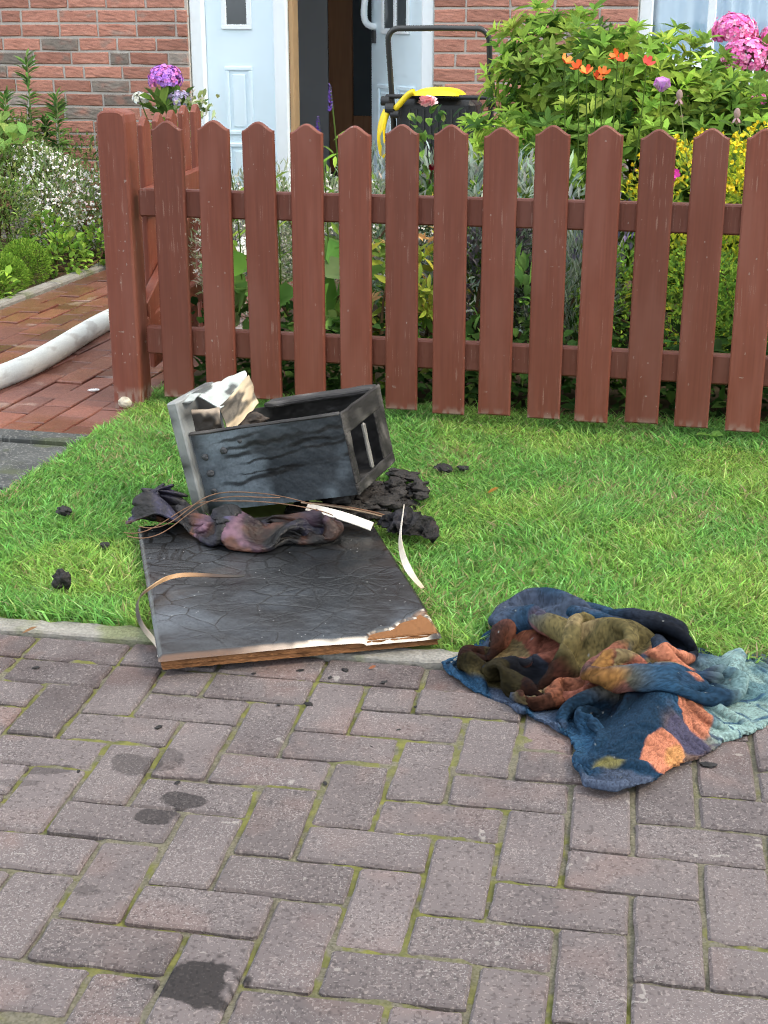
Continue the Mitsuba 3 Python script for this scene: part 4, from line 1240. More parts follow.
def stems(parent, base, tips, r, col, n=5, rng=None, name='stem', each=True):
    ms = []
    for t in tips:
        b = np.asarray(base, float) + (rng.normal(0, .02, 3) * [1, 1, 0]); t = np.asarray(t, float)
        mid = (b + t) / 2 + rng.normal(0, .03, 3); mid[2] = (b[2] * .45 + t[2] * .55)
        v, f = tube(curve([b, mid, t], 8), np.linspace(r, r * .45, 8), 5)
        if each: put(name, (v, f), 'mat_stem', parent, color=np.tile(col, (len(v), 1)), g=True)
        else: ms.append((v, f))
    if ms:
        v, f = cat_mesh(ms); put(name, (v, f), 'mat_stem', parent, color=np.tile(col, (len(v), 1)), g=True, kind='stuff')


def bush(name, label, cat, blobs, n, ln, wd, palette, seed, weights=None, upb=.6, big=False, curl=.2, whorl=0, var=.22, lo=.55, nparts=0, group=None, base=None, stem_col=(.09, .06, .035), jit=.5, nstem=5):
    rng = np.random.default_rng(seed)
    k = thing(name, label, cat, group)
    b = np.array(blobs, float)
    base = np.array([b[:, 0].mean(), b[:, 1].mean(), 0.]) if base is None else np.array(base, float)
    tips = b[:, :3][:nstem]
    stems(k, base, tips, .008, stem_col, rng=rng)
    if whorl:
        P, U = blob_pts(b, n, rng, lo)
        W_, C_, LN = [], [], []
        PP = np.repeat(P, whorl, 0); ax = unit(U + np.array([0, 0, upb]) + rng.normal(0, .25, U.shape)); ax = np.repeat(ax, whorl, 0)
        a = np.tile(np.arange(whorl) * 2.4, n) + np.repeat(rng.random(n) * 6.28, whorl)
        e1 = unit(np.cross(ax, [.3, .2, 1.])); e2 = np.cross(ax, e1)
        lift = np.tile(np.linspace(.15, 1.3, whorl), n) + rng.normal(0, .12, n * whorl)
        Dr = e1 * np.cos(a)[:, None] + e2 * np.sin(a)[:, None] + ax * lift[:, None]
        sz = np.tile(np.linspace(1.05, .62, whorl), n) * (1 + rng.normal(0, .14, n * whorl))
        col = tones(n, rng, palette, weights, var); col = np.repeat(col, whorl, 0) * np.tile(np.linspace(.80, 1.25, whorl), n)[:, None] * np.clip(1 + rng.normal(0, .12, (n * whorl, 1)), .6, 1.5)
        PP = PP - ax * .02 + rng.normal(0, .006, PP.shape)
        v, f, c = leaves(PP, Dr, ln * sz, wd * sz, col, rng, big, curl, up=ax)
    else:
        P, U = blob_pts(b, n, rng, lo)
        Dr = U + np.array([0, 0, upb]) + rng.normal(0, jit, P.shape)
        s = 1 + rng.normal(0, .2, n)
        v, f, c = leaves(P, Dr, ln * s, wd * s, tones(n, rng, palette, weights, var), rng, big, curl)
    m = 8 if big else 5; nf = 8 if big else 4
    if nparts:
        cen = v.reshape(-1, m, 3).mean(1)
        score = cen[:, 1] - .6 * cen[:, 2] - 5 * (cen[:, 2] < .45) * -1
        pick = np.argsort(score)[:nparts]; rest = np.setdiff1d(np.arange(len(cen)), pick)
        tf = (BIG_F if big else SML_F)
        V, C2 = v.reshape(-1, m, 3), c.reshape(-1, m, 3)
        for i in pick: put('leaf', (V[i], tf), 'mat_leaf', k, smooth=True, color=C2[i], g=True)
        v, c = V[rest].reshape(-1, 3), C2[rest].reshape(-1, 3)
        f = (tf[None] + (np.arange(len(rest)) * m)[:, None, None]).reshape(-1, 3)
    put('foliage', (v, f), 'mat_leaf', k, smooth=True, color=c, g=True, kind='stuff')
    return k, rng


def flower_cluster(parent, c, r, n, pet, palette, seed, name='flower_head', label=None, flat=.8):
    """a round head of many four-petalled florets"""
    rng = np.random.default_rng(seed); c = np.asarray(c, float)
    u = rng.normal(size=(n, 3)); u /= np.linalg.norm(u, axis=1, keepdims=True)
    u[:, 2] = np.where(u[:, 2] < -.45, -u[:, 2], u[:, 2])
    P = c + u * r * np.array([1, 1, flat]) * (1 + rng.normal(0, .07, (n, 1)))
    e1 = unit(np.cross(u, rng.normal(size=(n, 3)))); e2 = np.cross(u, e1)
    col = tones(n, rng, palette, None, .18)
    out = []
    for k in range(4):
        a = k * math.pi / 2
        d = e1 * math.cos(a) + e2 * math.sin(a) + u * .25
        out.append(_petals(P, d, u, pet * (1 + rng.normal(0, .1, n)), pet * .95, col * (1 + rng.normal(0, .08, (n, 1)))))
    v = np.vstack([o[0] for o in out]); o = np.cumsum([0] + [len(x[0]) for x in out[:-1]])
    f = np.vstack([x[1] + k for x, k in zip(out, o)]); cc = np.vstack([x[2] for x in out])
    return put(name, (v, f), 'mat_petal', parent, color=cc, g=True, label=label)


def _petals(P, Dr, N, ln, wd, col, cup=.1):
    Dr = unit(Dr); n = len(P); N = unit(N - Dr * (N * Dr).sum(1, keepdims=True)); S = np.cross(Dr, N)
    tp = np.array([[0, -.12, 0], [0, .12, 0], [.55, -.5, .05], [.55, .5, .05], [.95, -.28, 0], [.95, .28, 0]], float)
    tf = np.array([[0, 1, 3], [0, 3, 2], [2, 3, 5], [2, 5, 4]])
    ln = np.broadcast_to(ln, (n,)); wd = np.broadcast_to(wd, (n,))
    v = P[:, None] + Dr[:, None] * (tp[:, 0][None] * ln[:, None])[..., None] + S[:, None] * (tp[:, 1][None] * wd[:, None])[..., None] + N[:, None] * ((tp[:, 2] + cup * np.sin(tp[:, 0] * 3))[None] * ln[:, None])[..., None]
    f = tf[None] + (np.arange(n) * 6)[:, None, None]
    return v.reshape(-1, 3), f.reshape(-1, 3), np.clip(np.repeat(np.asarray(col, float)[:, None], 6, 1).reshape(-1, 3), .004, .95)


def ring_flower(parent, c, axis, n, ln, wd, open_, cols, seed, name='flower', label=None):
    rng = np.random.default_rng(seed); axis = unit(np.asarray(axis, float))
    e1 = unit(np.cross(axis, [.31, .2, .9])); e2 = np.cross(axis, e1)
    a = np.arange(n) * 2 * math.pi / n + rng.random() * 3 + rng.normal(0, .12, n)
    d = (e1 * np.cos(a)[:, None] + e2 * np.sin(a)[:, None]) * open_ + axis * (1 - open_ * .6)
    col = tones(n, rng, cols, None, .12)
    v, f, cc = _petals(np.repeat(np.asarray(c, float)[None], n, 0), d, np.repeat(axis[None], n, 0) - d * .3, ln, wd, col, -.12)
    return put(name, (v, f), 'mat_petal', parent, color=cc, g=True, label=label)


def stalk(parent, pts, r=.003, col=(.08, .13, .03), name='stem'):
    v, f = tube(curve(pts, 14), np.linspace(r, r * .7, 14), 6)
    put(name, (v, f), 'mat_stem', parent, color=np.tile(col, (len(v), 1)), g=True)

# ------------------------------------------------------------------ plants behind the fence
FRESH, MID, DEEP = (.33, .48, .085), (.20, .33, .065), (.09, .17, .042)
rk, _ = bush('rhododendron', 'large rhododendron bush with glossy whorled leaves in front of the house window', 'bush',
             [(-.80, 5.55, .60, .29, .30, .30), (-.68, 5.9, 1.0, .30, .26, .27), (-.35, 5.75, .93, .38, .30, .27), (-.42, 5.45, .62, .42, .28, .32), (.05, 5.55, .70, .35, .28, .27), (.22, 5.85, .78, .38, .28, .20), (-.12, 5.75, .86, .30, .24, .20), (-.80, 5.5, .45, .28, .2, .3), (-.62, 5.55, .32, .46, .28, .30), (.1, 5.5, .35, .45, .25, .3)],
             2300, .080, .029, [FRESH, MID, DEEP], 3, [.45, .38, .17], upb=.75, big=True, curl=.16, whorl=7, lo=.45, nparts=300, nstem=7)
hyd, hr = bush('pink_hydrangea', 'hydrangea with large bright pink flower heads below the window', 'hydrangea', [(.10, 6.15, .86, .22, .2, .2), (.30, 6.2, .80, .22, .2, .2)], 150, .11, .07, [MID, DEEP], 4, big=True, curl=.3)
PINK = [(.80, .20, .46), (.86, .36, .58), (.72, .14, .40)]
for i, (c, r) in enumerate((((.000, 6.1, 1.150), .082), ((.055, 6.05, 1.050), .095), ((.20, 6.1, 1.12), .09), ((.10, 5.75, .90), .045))):
    flower_cluster(hyd, c, r, 760 if r > .05 else 90, .0105, PINK, 40 + i)
    stalk(hyd, [(.12 + .02 * i, 6.15, .6), (c[0], c[1] + .02, c[2] - .2), (c[0], c[1], c[2] - .03)], .005)
lk = thing('orange_lily', 'orange lily flowers on tall stems rising through the rhododendron', 'lily')
for i, c in enumerate([(-.567, 5.12, 1.055), (-.515, 5.1, 1.035), (-.485, 5.08, 1.02), (-.43, 5.1, 1.015), (-.455, 5.12, 1.0), (-.385, 5.12, 1.075), (-.36, 5.1, 1.06), (-.285, 5.12, 1.05)]):
    ring_flower(lk, c, (rng.normal(0, .5), -.7, .7 + .5 * rng.random()), 6, .034, .019, .62, [(.72, .16, .04), (.75, .30, .08), (.62, .10, .04)] if i < 7 else [(.60, .10, .08)], 60 + i)
    stalk(lk, [(c[0] * .6 - .2, 5.3, .3), (c[0] * .9 - .05, 5.2, .75), (c[0], c[1] + .01, c[2] - .005)])
pk_ = thing('lilac_poppy', 'single pale lilac poppy flower in front of the rhododendron', 'poppy')
ring_flower(pk_, (-.228, 5.06, .965), (.1, -.35, .9), 5, .050, .055, .32, [(.62, .33, .66), (.66, .40, .70)], 71)
ring_flower(pk_, (-.228, 5.06, .968), (.0, -.35, .9), 4, .042, .05, .25, [(.68, .42, .70)], 72)
stalk(pk_, [(-.1, 5.1, .2), (-.19, 5.08, .6), (-.228, 5.06, .965)])
for c in ((-.165, 5.05, .955), (.03, 5.0, .90)):
    v, f = lump(.014, 9, .15, 2, (.8, .8, 1.3)); put('seed_head', (v + np.array(c), f), 'mat_stem', pk_, smooth=True, color=np.tile([.30, .22, .20], (len(v), 1)), g=True)
    ring_flower(pk_, np.array(c) + [0, 0, -.01], (0, -.2, -.9), 5, .03, .012, .5, [(.34, .22, .24)], 75, 'dry_petals')
    stalk(pk_, [(c[0] + .12, 5.05, .4), (c[0] + .05, 5.02, .7), c], .0022, (.17, .22, .08))
gk2, gr = bush('golden_shrub', 'yellow green golden shrub with yellow flowers behind the right end of the fence', 'shrub', [(-.08, 4.95, .60, .24, .18, .20), (.16, 4.98, .66, .22, .18, .18), (.42, 5.0, .64, .26, .18, .2), (.1, 4.95, .3, .4, .18, .25)], 5200, .026, .012, [(.60, .62, .06), (.42, .54, .07), (.20, .32, .05)], 5, [.45, .35, .2])
P, U = blob_pts([(-.06, 4.93, .66, .24, .18, .17), (.16, 4.96, .70, .23, .18, .16), (.42, 5, .68, .26, .18, .17)], 900, gr, .9, 1.08)
P, U = P[P[:, 2] > .58], U[P[:, 2] > .58]
out = [_petals(P, unit(U + gr.normal(0, .8, P.shape)), U, .015, .012, tones(len(P), gr, [(.66, .54, .03), (.60, .50, .05)], None, .1)) for _ in range(4)]
v, f = cat_mesh([(a, b) for a, b, _ in out]); put('blossom', (v, f), 'mat_petal', gk2, color=np.vstack([o[2] for o in out]), g=True, kind='stuff')
mk_ = thing('magenta_campion', 'single magenta flower showing between two pickets', 'flower')
ring_flower(mk_, (-.165, 4.6, .715), (.1, -.9, .4), 5, .024, .02, .85, [(.50, .04, .26)], 81); ring_flower(mk_, (-.150, 4.6, .735), (.3, -.8, .5), 5, .02, .018, .85, [(.54, .05, .30)], 82)
stalk(mk_, [(-.14, 4.62, .1), (-.16, 4.61, .45), (-.165, 4.6, .715)])
bush('dwarf_conifer', 'dense bright green dwarf conifer behind the fence under the golden shrub', 'shrub', [(-.30, 4.56, .28, .14, .13, .22), (-.05, 4.58, .30, .20, .14, .20), (.22, 4.58, .30, .22, .14, .2), (.5, 4.6, .3, .22, .14, .2)], 8500, .022, .009, [(.24, .40, .06), (.16, .30, .05), (.08, .17, .035)], 6, [.4, .4, .2], jit=.8, lo=.75)
lvk, lr = bush('lavender', 'grey green lavender clump with faint purple spikes behind the fence', 'lavender', [(-.44, 4.62, .34, .13, .12, .24), (-.58, 4.66, .36, .10, .1, .2)], 2600, .060, .006, [(.27, .33, .26), (.18, .24, .17), (.34, .39, .34)], 7, upb=1.6, jit=.35)
P, U = blob_pts([(-.44, 4.6, .52, .15, .12, .12), (-.3, 4.65, .52, .1, .1, .14)], 240, lr, .3, 1.)
v, f, c = leaves(P, U * .3 + [0, 0, 1], .03, .012, tones(240, lr, [(.16, .14, .24), (.20, .18, .26)]), lr); put('flower_spike', (v, f), 'mat_petal', lvk, color=c, g=True, kind='stuff')
bush('variegated_shrub', 'yellow and orange tinted variegated shrub behind the middle pickets', 'shrub', [(-1.06, 4.5, .36, .12, .12, .18), (-.92, 4.52, .40, .12, .12, .18), (-1.0, 4.5, .16, .18, .12, .14)], 85, .066, .020, [(.56, .54, .09), (.36, .48, .08), (.55, .33, .14), (.18, .28, .06)], 8, [.32, .30, .16, .22], upb=.9, big=True, whorl=6)
bush('purple_leaf_shrub', 'dark grey purple leaved shrub behind the middle of the fence', 'shrub', [(-.76, 4.56, .36, .10, .1, .22), (-.66, 4.6, .42, .08, .1, .16)], 1300, .034, .014, [(.085, .075, .085), (.12, .12, .12), (.05, .07, .04)], 9)
bush('bellflower_plant', 'green plant with pointed toothed leaves behind the fence beside the lavender', 'plant', [(-.60, 4.46, .24, .08, .08, .24), (-.72, 4.44, .14, .1, .08, .14)], 300, .062, .024, [(.14, .28, .07), (.22, .38, .10), (.09, .18, .05)], 10, big=True)
hk2 = thing('broad_leaf_plant', 'plant with broad pale green heart shaped leaves behind the left pickets', 'plant')
r10 = np.random.default_rng(12)
for i in range(38):
    b = np.array([-1.66 + .50 * r10.random(), 4.46 + .14 * r10.random(), .16 + .26 * r10.random()])
    d = np.array([r10.normal(0, .6), -.6 + r10.normal(0, .35), .45 + .4 * r10.random()])
    v, f, c = leaves(b[None], d[None], .13, .105, tones(1, r10, [(.24, .42, .12), (.34, .50, .22), (.16, .32, .08)]), r10, True, .3, up=(0, -.8, .8), roll_=.2)
    put('leaf', (v, f), 'mat_leaf', hk2, smooth=True, color=c, g=True)
stems(hk2, (-1.45, 4.55, 0), [(-1.55, 4.5, .3), (-1.35, 4.5, .28), (-1.45, 4.5, .33)], .004, (.1, .18, .05), rng=r10)


def dotted(name, label, cat, blobs, n, nf, leafcol, flcol, seed, ln=.035, wd=.006, fr=.007, top=.85):
    k, r = bush(name, label, cat, blobs, n, ln, wd, leafcol, seed, upb=1.0)
    P, U = blob_pts(blobs, nf, r, top, 1.08)
    m = [_petals(P, unit(U * .3 + r.normal(0, 1, P.shape)), U, fr, fr * .9, tones(len(P), r, flcol, None, .08)) for _ in range(4)]
    v, f = cat_mesh([(a, b) for a, b, _ in m]); put('blossom', (v, f), 'mat_petal', k, color=np.vstack([o[2] for o in m]), g=True, kind='stuff')
    return k


dotted('white_aster', 'cloud of tiny white flowers on grey green stems behind the left pickets', 'flowers', [(-1.66, 4.80, .40, .18, .14, .24), (-1.40, 4.82, .46, .20, .14, .2), (-1.14, 4.85, .50, .16, .14, .16), (-1.55, 4.95, .55, .3, .12, .14)], 4600, 1700, [(.32, .38, .25), (.22, .29, .15), (.40, .43, .31)], [(.76, .76, .72), (.66, .64, .58)], 13)
bush('silver_sage', 'silvery grey green sage with lance shaped leaves above the upper rail', 'sage', [(-1.20, 5.0, .62, .16, .12, .14), (-.98, 5.0, .62, .16, .12, .14), (-.76, 5.0, .62, .16, .12, .14), (-.60, 5.02, .60, .14, .12, .12), (-.9, 5.0, .35, .4, .12, .25)], 1800, .055, .011, [(.46, .54, .46), (.20, .27, .21), (.38, .43, .38)], 14, upb=1.1, big=True)
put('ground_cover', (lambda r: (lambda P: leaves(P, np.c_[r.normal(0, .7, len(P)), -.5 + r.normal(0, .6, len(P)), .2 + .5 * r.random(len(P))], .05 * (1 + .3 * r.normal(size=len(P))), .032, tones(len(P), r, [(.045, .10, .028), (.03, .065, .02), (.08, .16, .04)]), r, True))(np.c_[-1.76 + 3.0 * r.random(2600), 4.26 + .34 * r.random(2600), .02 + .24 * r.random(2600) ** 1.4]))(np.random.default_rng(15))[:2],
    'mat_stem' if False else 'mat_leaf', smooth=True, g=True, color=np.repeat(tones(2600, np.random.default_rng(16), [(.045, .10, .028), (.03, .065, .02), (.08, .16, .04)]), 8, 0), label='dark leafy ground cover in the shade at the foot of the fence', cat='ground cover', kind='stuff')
bush('garden_shrub', 'mid green shrub filling the bed between fence and doorstep', 'shrub', [(-1.5, 5.35, .34, .28, .25, .30), (-1.15, 5.5, .34, .25, .25, .28), (-1.3, 5.9, .30, .4, .25, .25)], 1500, .06, .026, [MID, DEEP, (.11, .21, .05)], 17, big=True)
vk = thing('purple_speedwell', 'thin purple speedwell spikes standing in front of the doorway', 'flower')
for i, (b, tpt, hl) in enumerate([((-1.22, 4.55, .3), (-1.243, 4.5, 1.0), .085), ((-1.27, 4.55, .3), (-1.285, 4.5, .90), .06), ((-1.44, 4.55, .3), (-1.455, 4.5, .82), .10), ((-1.58, 4.55, .3), (-1.592, 4.5, .745), .07), ((-1.62, 4.55, .3), (-1.606, 4.5, .73), .07)]):
    b, tpt = np.array(b), np.array(tpt)
    stalk(vk, [b, (b + tpt) / 2 + [.012, 0, 0], tpt], .003)
    r = np.random.default_rng(90 + i); m = 90; tt_ = r.random(m)
    P = tpt + np.c_[np.zeros(m), np.zeros(m), -hl * tt_]; a = r.random(m) * 6.28
    Dr = np.c_[np.cos(a), np.sin(a), np.full(m, .7)]
    v, f, c = leaves(P, Dr, .006 + .008 * tt_, .006, tones(m, r, [(.17, .09, .42), (.24, .14, .5)] if i < 2 else [(.10, .10, .20), (.16, .16, .26)]), r)
    put('flower_spike', (v, f), 'mat_petal', vk, color=c, g=True)
    P = b + (tpt - b) * np.linspace(.25, .75, 9)[:, None]; a = np.arange(9) * 2.4
    v, f, c = leaves(P, np.c_[np.cos(a), np.sin(a), np.full(9, .8)], .07, .016, tones(9, r, [MID, FRESH]), r, True); put('foliage', (v, f), 'mat_leaf', vk, smooth=True, color=c, g=True)
rsk, rr = bush('rose_bush', 'small rose bush with a pink bloom in front of the lawn mower', 'rose', [(-1.0, 5.0, .74, .12, .1, .16), (-1.08, 5.02, .6, .1, .1, .16)], 240, .042, .026, [DEEP, MID, (.05, .09, .05)], 18, big=True)
for (c, col, r, lb) in (((-1.016, 4.95, .915), [(.80, .42, .46), (.84, .52, .54)], .034, 'pink rose bloom'), ((-.99, 4.93, .70), [(.30, .01, .03)], .022, 'dark red rose bloom'), ((-1.06, 4.95, .78), [(.7, .66, .62)], .014, None), ((-.985, 4.95, .80), [(.62, .56, .55)], .012, None)):
    rn = np.random.default_rng(int(abs(c[0]) * 1000)); m = 26; th = rn.random(m) * 6.28; ph = rn.random(m)
    u = np.c_[np.cos(th) * np.sqrt(1 - (ph - .3) ** 2), np.sin(th) * np.sqrt(1 - (ph - .3) ** 2), ph - .3]
    v, f, cc = _petals(np.array(c) + u * r * .35, u + np.array([0, 0, .6]), np.cross(u, [0, 0, 1.]) * .2 - u, r * .85, r * 1.1, tones(m, rn, col, None, .12), .2)
    put('bloom', (v, f), 'mat_petal', rsk, color=cc, g=True, label=lb)

# ------------------------------------------------------------------ pot by the door
pt = thing('flower_pot', 'terracotta pot of mixed flowers standing on the landing left of the door', 'flower pot')
prof = np.array([[.0, .0], [.13, .0], [.165, .30], [.185, .30], [.185, .345], [.165, .345], [.155, .30], [.0, .30]])
m = trimesh.creation.revolve(prof, sections=28)
put('pot', (np.array(m.vertices) + [-2.70, 6.82, .236], np.array(m.faces)), 'mat_terracotta', pt, g=True)
hk3, hr3 = bush('purple_hydrangea', 'hydrangea with a round purple and pink flower head above the gate', 'hydrangea', [(-2.70, 6.82, .72, .13, .12, .13)], 70, .085, .055, [DEEP, MID], 19, big=True, base=(-2.70, 6.82, .5))
flower_cluster(hk3, (-2.722, 6.8, .925), .078, 300, .012, [(.34, .15, .55), (.44, .20, .62), (.55, .16, .46)], 101)
flower_cluster(hk3, (-2.655, 6.8, .825), .055, 140, .010, [(.30, .26, .42), (.36, .33, .48)], 102)
stalk(hk3, [(-2.70, 6.82, .55), (-2.71, 6.81, .75), (-2.722, 6.8, .90)], .005)
wf = thing('white_geranium', 'small white flower head left of the purple hydrangea', 'geranium')
flower_cluster(wf, (-2.86, 6.8, .83), .034, 40, .016, [(.80, .80, .76)], 103); stalk(wf, [(-2.76, 6.82, .55), (-2.82, 6.81, .7), (-2.86, 6.8, .82)], .004)
r20 = np.random.default_rng(20); P = np.array([-2.56, 6.78, .80]) + r20.normal(0, 1, (60, 3)) * [.055, .04, .035]
v, f, c = leaves(P, r20.normal(0, 1, (60, 3)) + [.3, -.3, .3], .05, .022, tones(60, r20, [(.42, .46, .28), (.26, .34, .12), (.6, .6, .45)]), r20, True)
iv = thing('variegated_ivy', 'cream and green variegated trailing leaves in front of the white door', 'plant')
put('foliage', (v, f), 'mat_leaf', iv, smooth=True, color=c, g=True, kind='stuff'); stems(iv, (-2.66, 6.82, .55), [(-2.56, 6.78, .8), (-2.50, 6.76, .76), (-2.60, 6.78, .83)], .003, (.12, .16, .06), rng=r20)

# ------------------------------------------------------------------ bed on the left of the path
for i, (s, t, h) in enumerate(((-3.64, 7.12, 1.03), (-3.72, 7.0, .83), (-3.50, 7.15, .82), (-3.60, 7.2, .70))):
    k = thing('tall_lily_stem', ['tallest leafy lily stem standing against the brick wall', 'shorter leafy lily stem at the left photo edge', 'leafy lily stem right of the tallest one', 'lowest leafy lily stem behind the white flowers'][i], 'plant', 'leafy stems against the wall')
    r = np.random.default_rng(120 + i); m = 210; u = r.random(m) ** .8
    stalk(k, [(s, t, 0), (s + .01, t, h * .5), (s + .015, t, h)], .006, (.17, .22, .09))
    a = r.random(m) * 6.28; P = np.c_[s + .012 * u, np.full(m, t), .2 + (h - .2) * u]
    v, f, c = leaves(P, np.c_[np.cos(a), np.sin(a), .35 + .9 * u ** 3], .075 + .03 * (1 - u), .014, tones(m, r, [(.12, .25, .065), (.19, .36, .09), (.08, .16, .05)]), r, True, .35)
    put('foliage', (v, f), 'mat_leaf', k, smooth=True, color=c, g=True)
dotted('white_flowers', 'mass of small white flowers spilling over the left bed beside the path', 'flowers', [(-3.34, 6.75, .36, .17, .2, .20), (-3.52, 6.9, .44, .16, .2, .16), (-3.22, 6.9, .26, .15, .2, .20), (-3.16, 7.2, .28, .12, .15, .2), (-3.30, 6.62, .26, .12, .12, .16)], 3600, 1500, [(.27, .37, .14), (.17, .27, .09), (.34, .41, .21)], [(.80, .79, .77), (.68, .66, .65)], 22, .04, .009, .011)
for i, (s, t, z, r) in enumerate(((-3.24, 6.17, .085, .115), (-3.215, 5.92, .07, .10))):
    bush('moss_cushion', ['dome shaped mossy green cushion plant by the path edging', 'lower left mossy green cushion plant nearest the path'][i], 'cushion plant', [(s, t, z, r, r * 1.1, r), (s - .09, t + .10, z * .8, r * .7, r * .8, r * .75), (s + .02, t - .13, z * .5, r * .6, r * .6, r * .6)], 6500, .013, .005, [(.20, .36, .05), (.13, .25, .035), (.28, .44, .07)], 23 + i, lo=.85, jit=.4, group='mossy cushion plants')
bush('lime_groundcover', 'bright lime green leafy plant beside the path edging stones', 'plant', [(-3.14, 6.42, .10, .10, .15, .11), (-3.10, 6.75, .09, .10, .16, .12), (-3.28, 6.5, .17, .1, .12, .13), (-3.10, 7.05, .08, .09, .15, .12), (-3.16, 5.72, .06, .08, .12, .08)], 900, .036, .024, [(.36, .54, .09), (.24, .42, .07), (.14, .27, .05)], 25, big=True)
bush('mixed_shrub', 'olive green fine leaved shrub behind the mossy cushions', 'shrub', [(-3.50, 6.4, .28, .2, .22, .22), (-3.62, 6.7, .42, .18, .2, .18), (-3.7, 6.2, .28, .25, .25, .25), (-3.85, 6.9, .55, .22, .2, .25), (-3.66, 7.05, .50, .14, .12, .22)], 6200, .034, .011, [(.19, .30, .08), (.28, .38, .11), (.11, .19, .055), (.30, .27, .14)], 26, [.35, .3, .25, .1])
bush('bindweed', 'pale green heart shaped leaves at the left edge of the photo', 'plant', [(-3.72, 6.85, .66, .13, .1, .08), (-3.6, 6.82, .60, .10, .08, .06)], 55, .085, .06, [(.36, .54, .17), (.26, .42, .12)], 27, big=True)
bush('hedge_shrub', 'low dark shrub along the brick wall at the far end of the path', 'shrub', [(-3.45, 7.28, .34, .2, .14, .28), (-3.2, 7.3, .26, .12, .12, .22), (-3.9, 7.25, .4, .3, .15, .3)], 1800, .036, .015, [(.11, .21, .06), (.20, .32, .10), (.24, .27, .10)], 28)

bush('border_shrub', 'broad green shrub at the right end of the flower bed', 'shrub', [(1.0, 5.4, .45, .4, .35, .42), (1.5, 5.6, .4, .4, .35, .4)], 1300, .06, .028, [MID, DEEP, FRESH], 29, big=True)
bush('border_shrub', 'loose green shrub in the left bed outside the photo', 'shrub', [(-4.4, 5.6, .35, .45, .45, .38), (-4.2, 6.5, .35, .4, .4, .36), (-4.6, 4.7, .25, .4, .4, .28)], 1600, .06, .026, [MID, DEEP, FRESH], 30, big=True)

# ------------------------------------------------------------------ lawn mower on the landing
mw = thing('lawn_mower', 'yellow and black lawn mower with raised handle parked outside the front door', 'lawn mower')
arc = lambda cx, a0, a1: [(cx + .055 * math.cos(a), 6.775 - .012 * math.sin(a), 1.108 + .055 * math.sin(a)) for a in np.linspace(a0, a1, 9)]
hp = np.array([(-1.585, 6.95, .52), (-1.585, 6.86, .85)] + arc(-1.530, math.pi, math.pi / 2) + [(-1.34, 6.763, 1.165)] + arc(-1.158, math.pi / 2, 0) + [(-1.103, 6.86, .85), (-1.103, 6.95, .52)])
v, f = tube(hp, .0135, 12); put('handle', (v, f), 'mat_black_metal', mw, smooth=50, g=True)
v, f = tube([(-1.60, 6.80, .855), (-1.40, 6.79, .857), (-1.23, 6.79, .855), (-1.09, 6.80, .855)], .011, 10); put('crossbar', (v, f), 'mat_black_plastic', mw, smooth=50, g=True)


def shell(s0, s1, t0, t1, z0, z1, n=18):
    """a domed cover with a rounded rim"""
    a, b = np.meshgrid(np.linspace(-1, 1, n), np.linspace(-1, 1, n), indexing='ij')
    z = z0 + (z1 - z0) * ((1 - np.abs(a) ** 2.6) * (1 - np.abs(b) ** 3)) ** .5
    v = np.stack([(s0 + s1) / 2 + (s1 - s0) / 2 * a, (t0 + t1) / 2 + (t1 - t0) / 2 * b, z], -1).reshape(-1, 3)
    w = v.copy(); w[:, 2] = z0 - .012
    return np.vstack([v, w]), np.vstack([grid(n, n), grid(n, n)[:, ::-1] + n * n])


v, f = shell(-1.47, -1.24, 6.76, 6.98, .862, .898); put('grass_box_lid', (v, f), 'mat_yellow', mw, smooth=True, g=True)
v, f = box(-1.555, -1.17, 6.805, 7.05, .50, .846, .03); put('grass_box', (v, f), 'mat_black_plastic', mw, smooth=30, g=True)
for i in range(9):
    s = -1.49 + i * .034
    put('grille_bar', box(s, s + .010, 6.795, 6.804, .54, .80, .003), 'mat_black_metal', mw, g=True)
v, f = shell(-1.60, -1.09, 6.85, 7.40, .36, .56); put('deck', (v, f), 'mat_yellow', mw, smooth=True, g=True)
v, f = shell(-1.46, -1.22, 7.05, 7.32, .55, .70); put('engine_cover', (v, f), 'mat_black_plastic', mw, smooth=True, g=True)
v, f = tube(curve([(-1.59, 6.78, .79), (-1.612, 6.765, .72), (-1.615, 6.765, .64), (-1.60, 6.79, .56)], 24), .024, 10, flat=.8); put('side_guard', (v, f), 'mat_yellow', mw, smooth=50, g=True)
v, f = tube(curve([(-1.55, 6.775, .80), (-1.52, 6.772, .83), (-1.485, 6.77, .865), (-1.455, 6.765, .88)], 14), .015, 8); put('side_guard', (v, f), 'mat_yellow', mw, smooth=50, g=True)
for c, r in (((-1.60, 6.79, .835), .022), ((-1.575, 6.775, .80), .026), ((-1.09, 6.79, .835), .022), ((-1.55, 6.77, .775), .018)):
    m = trimesh.creation.cylinder(r, .04, sections=20); v = np.array(m.vertices)[:, [2, 0, 1]]
    put('knob', (v + c, np.array(m.faces)), 'mat_black_plastic', mw, g=True)
for s in (-1.62, -1.07):
    for t in (6.92, 7.34):
        m = trimesh.creation.cylinder(.085, .05, sections=28); v = np.array(m.vertices)[:, [2, 0, 1]] + [s, t, .322]
        wkk = put('wheel', (v, np.array(m.faces)), 'mat_black_plastic', mw, g=True)
        m = trimesh.creation.cylinder(.045, .056, sections=20); put('rim', (np.array(m.vertices)[:, [2, 0, 1]] + [s, t, .322], np.array(m.faces)), 'mat_yellow', wkk, g=True)

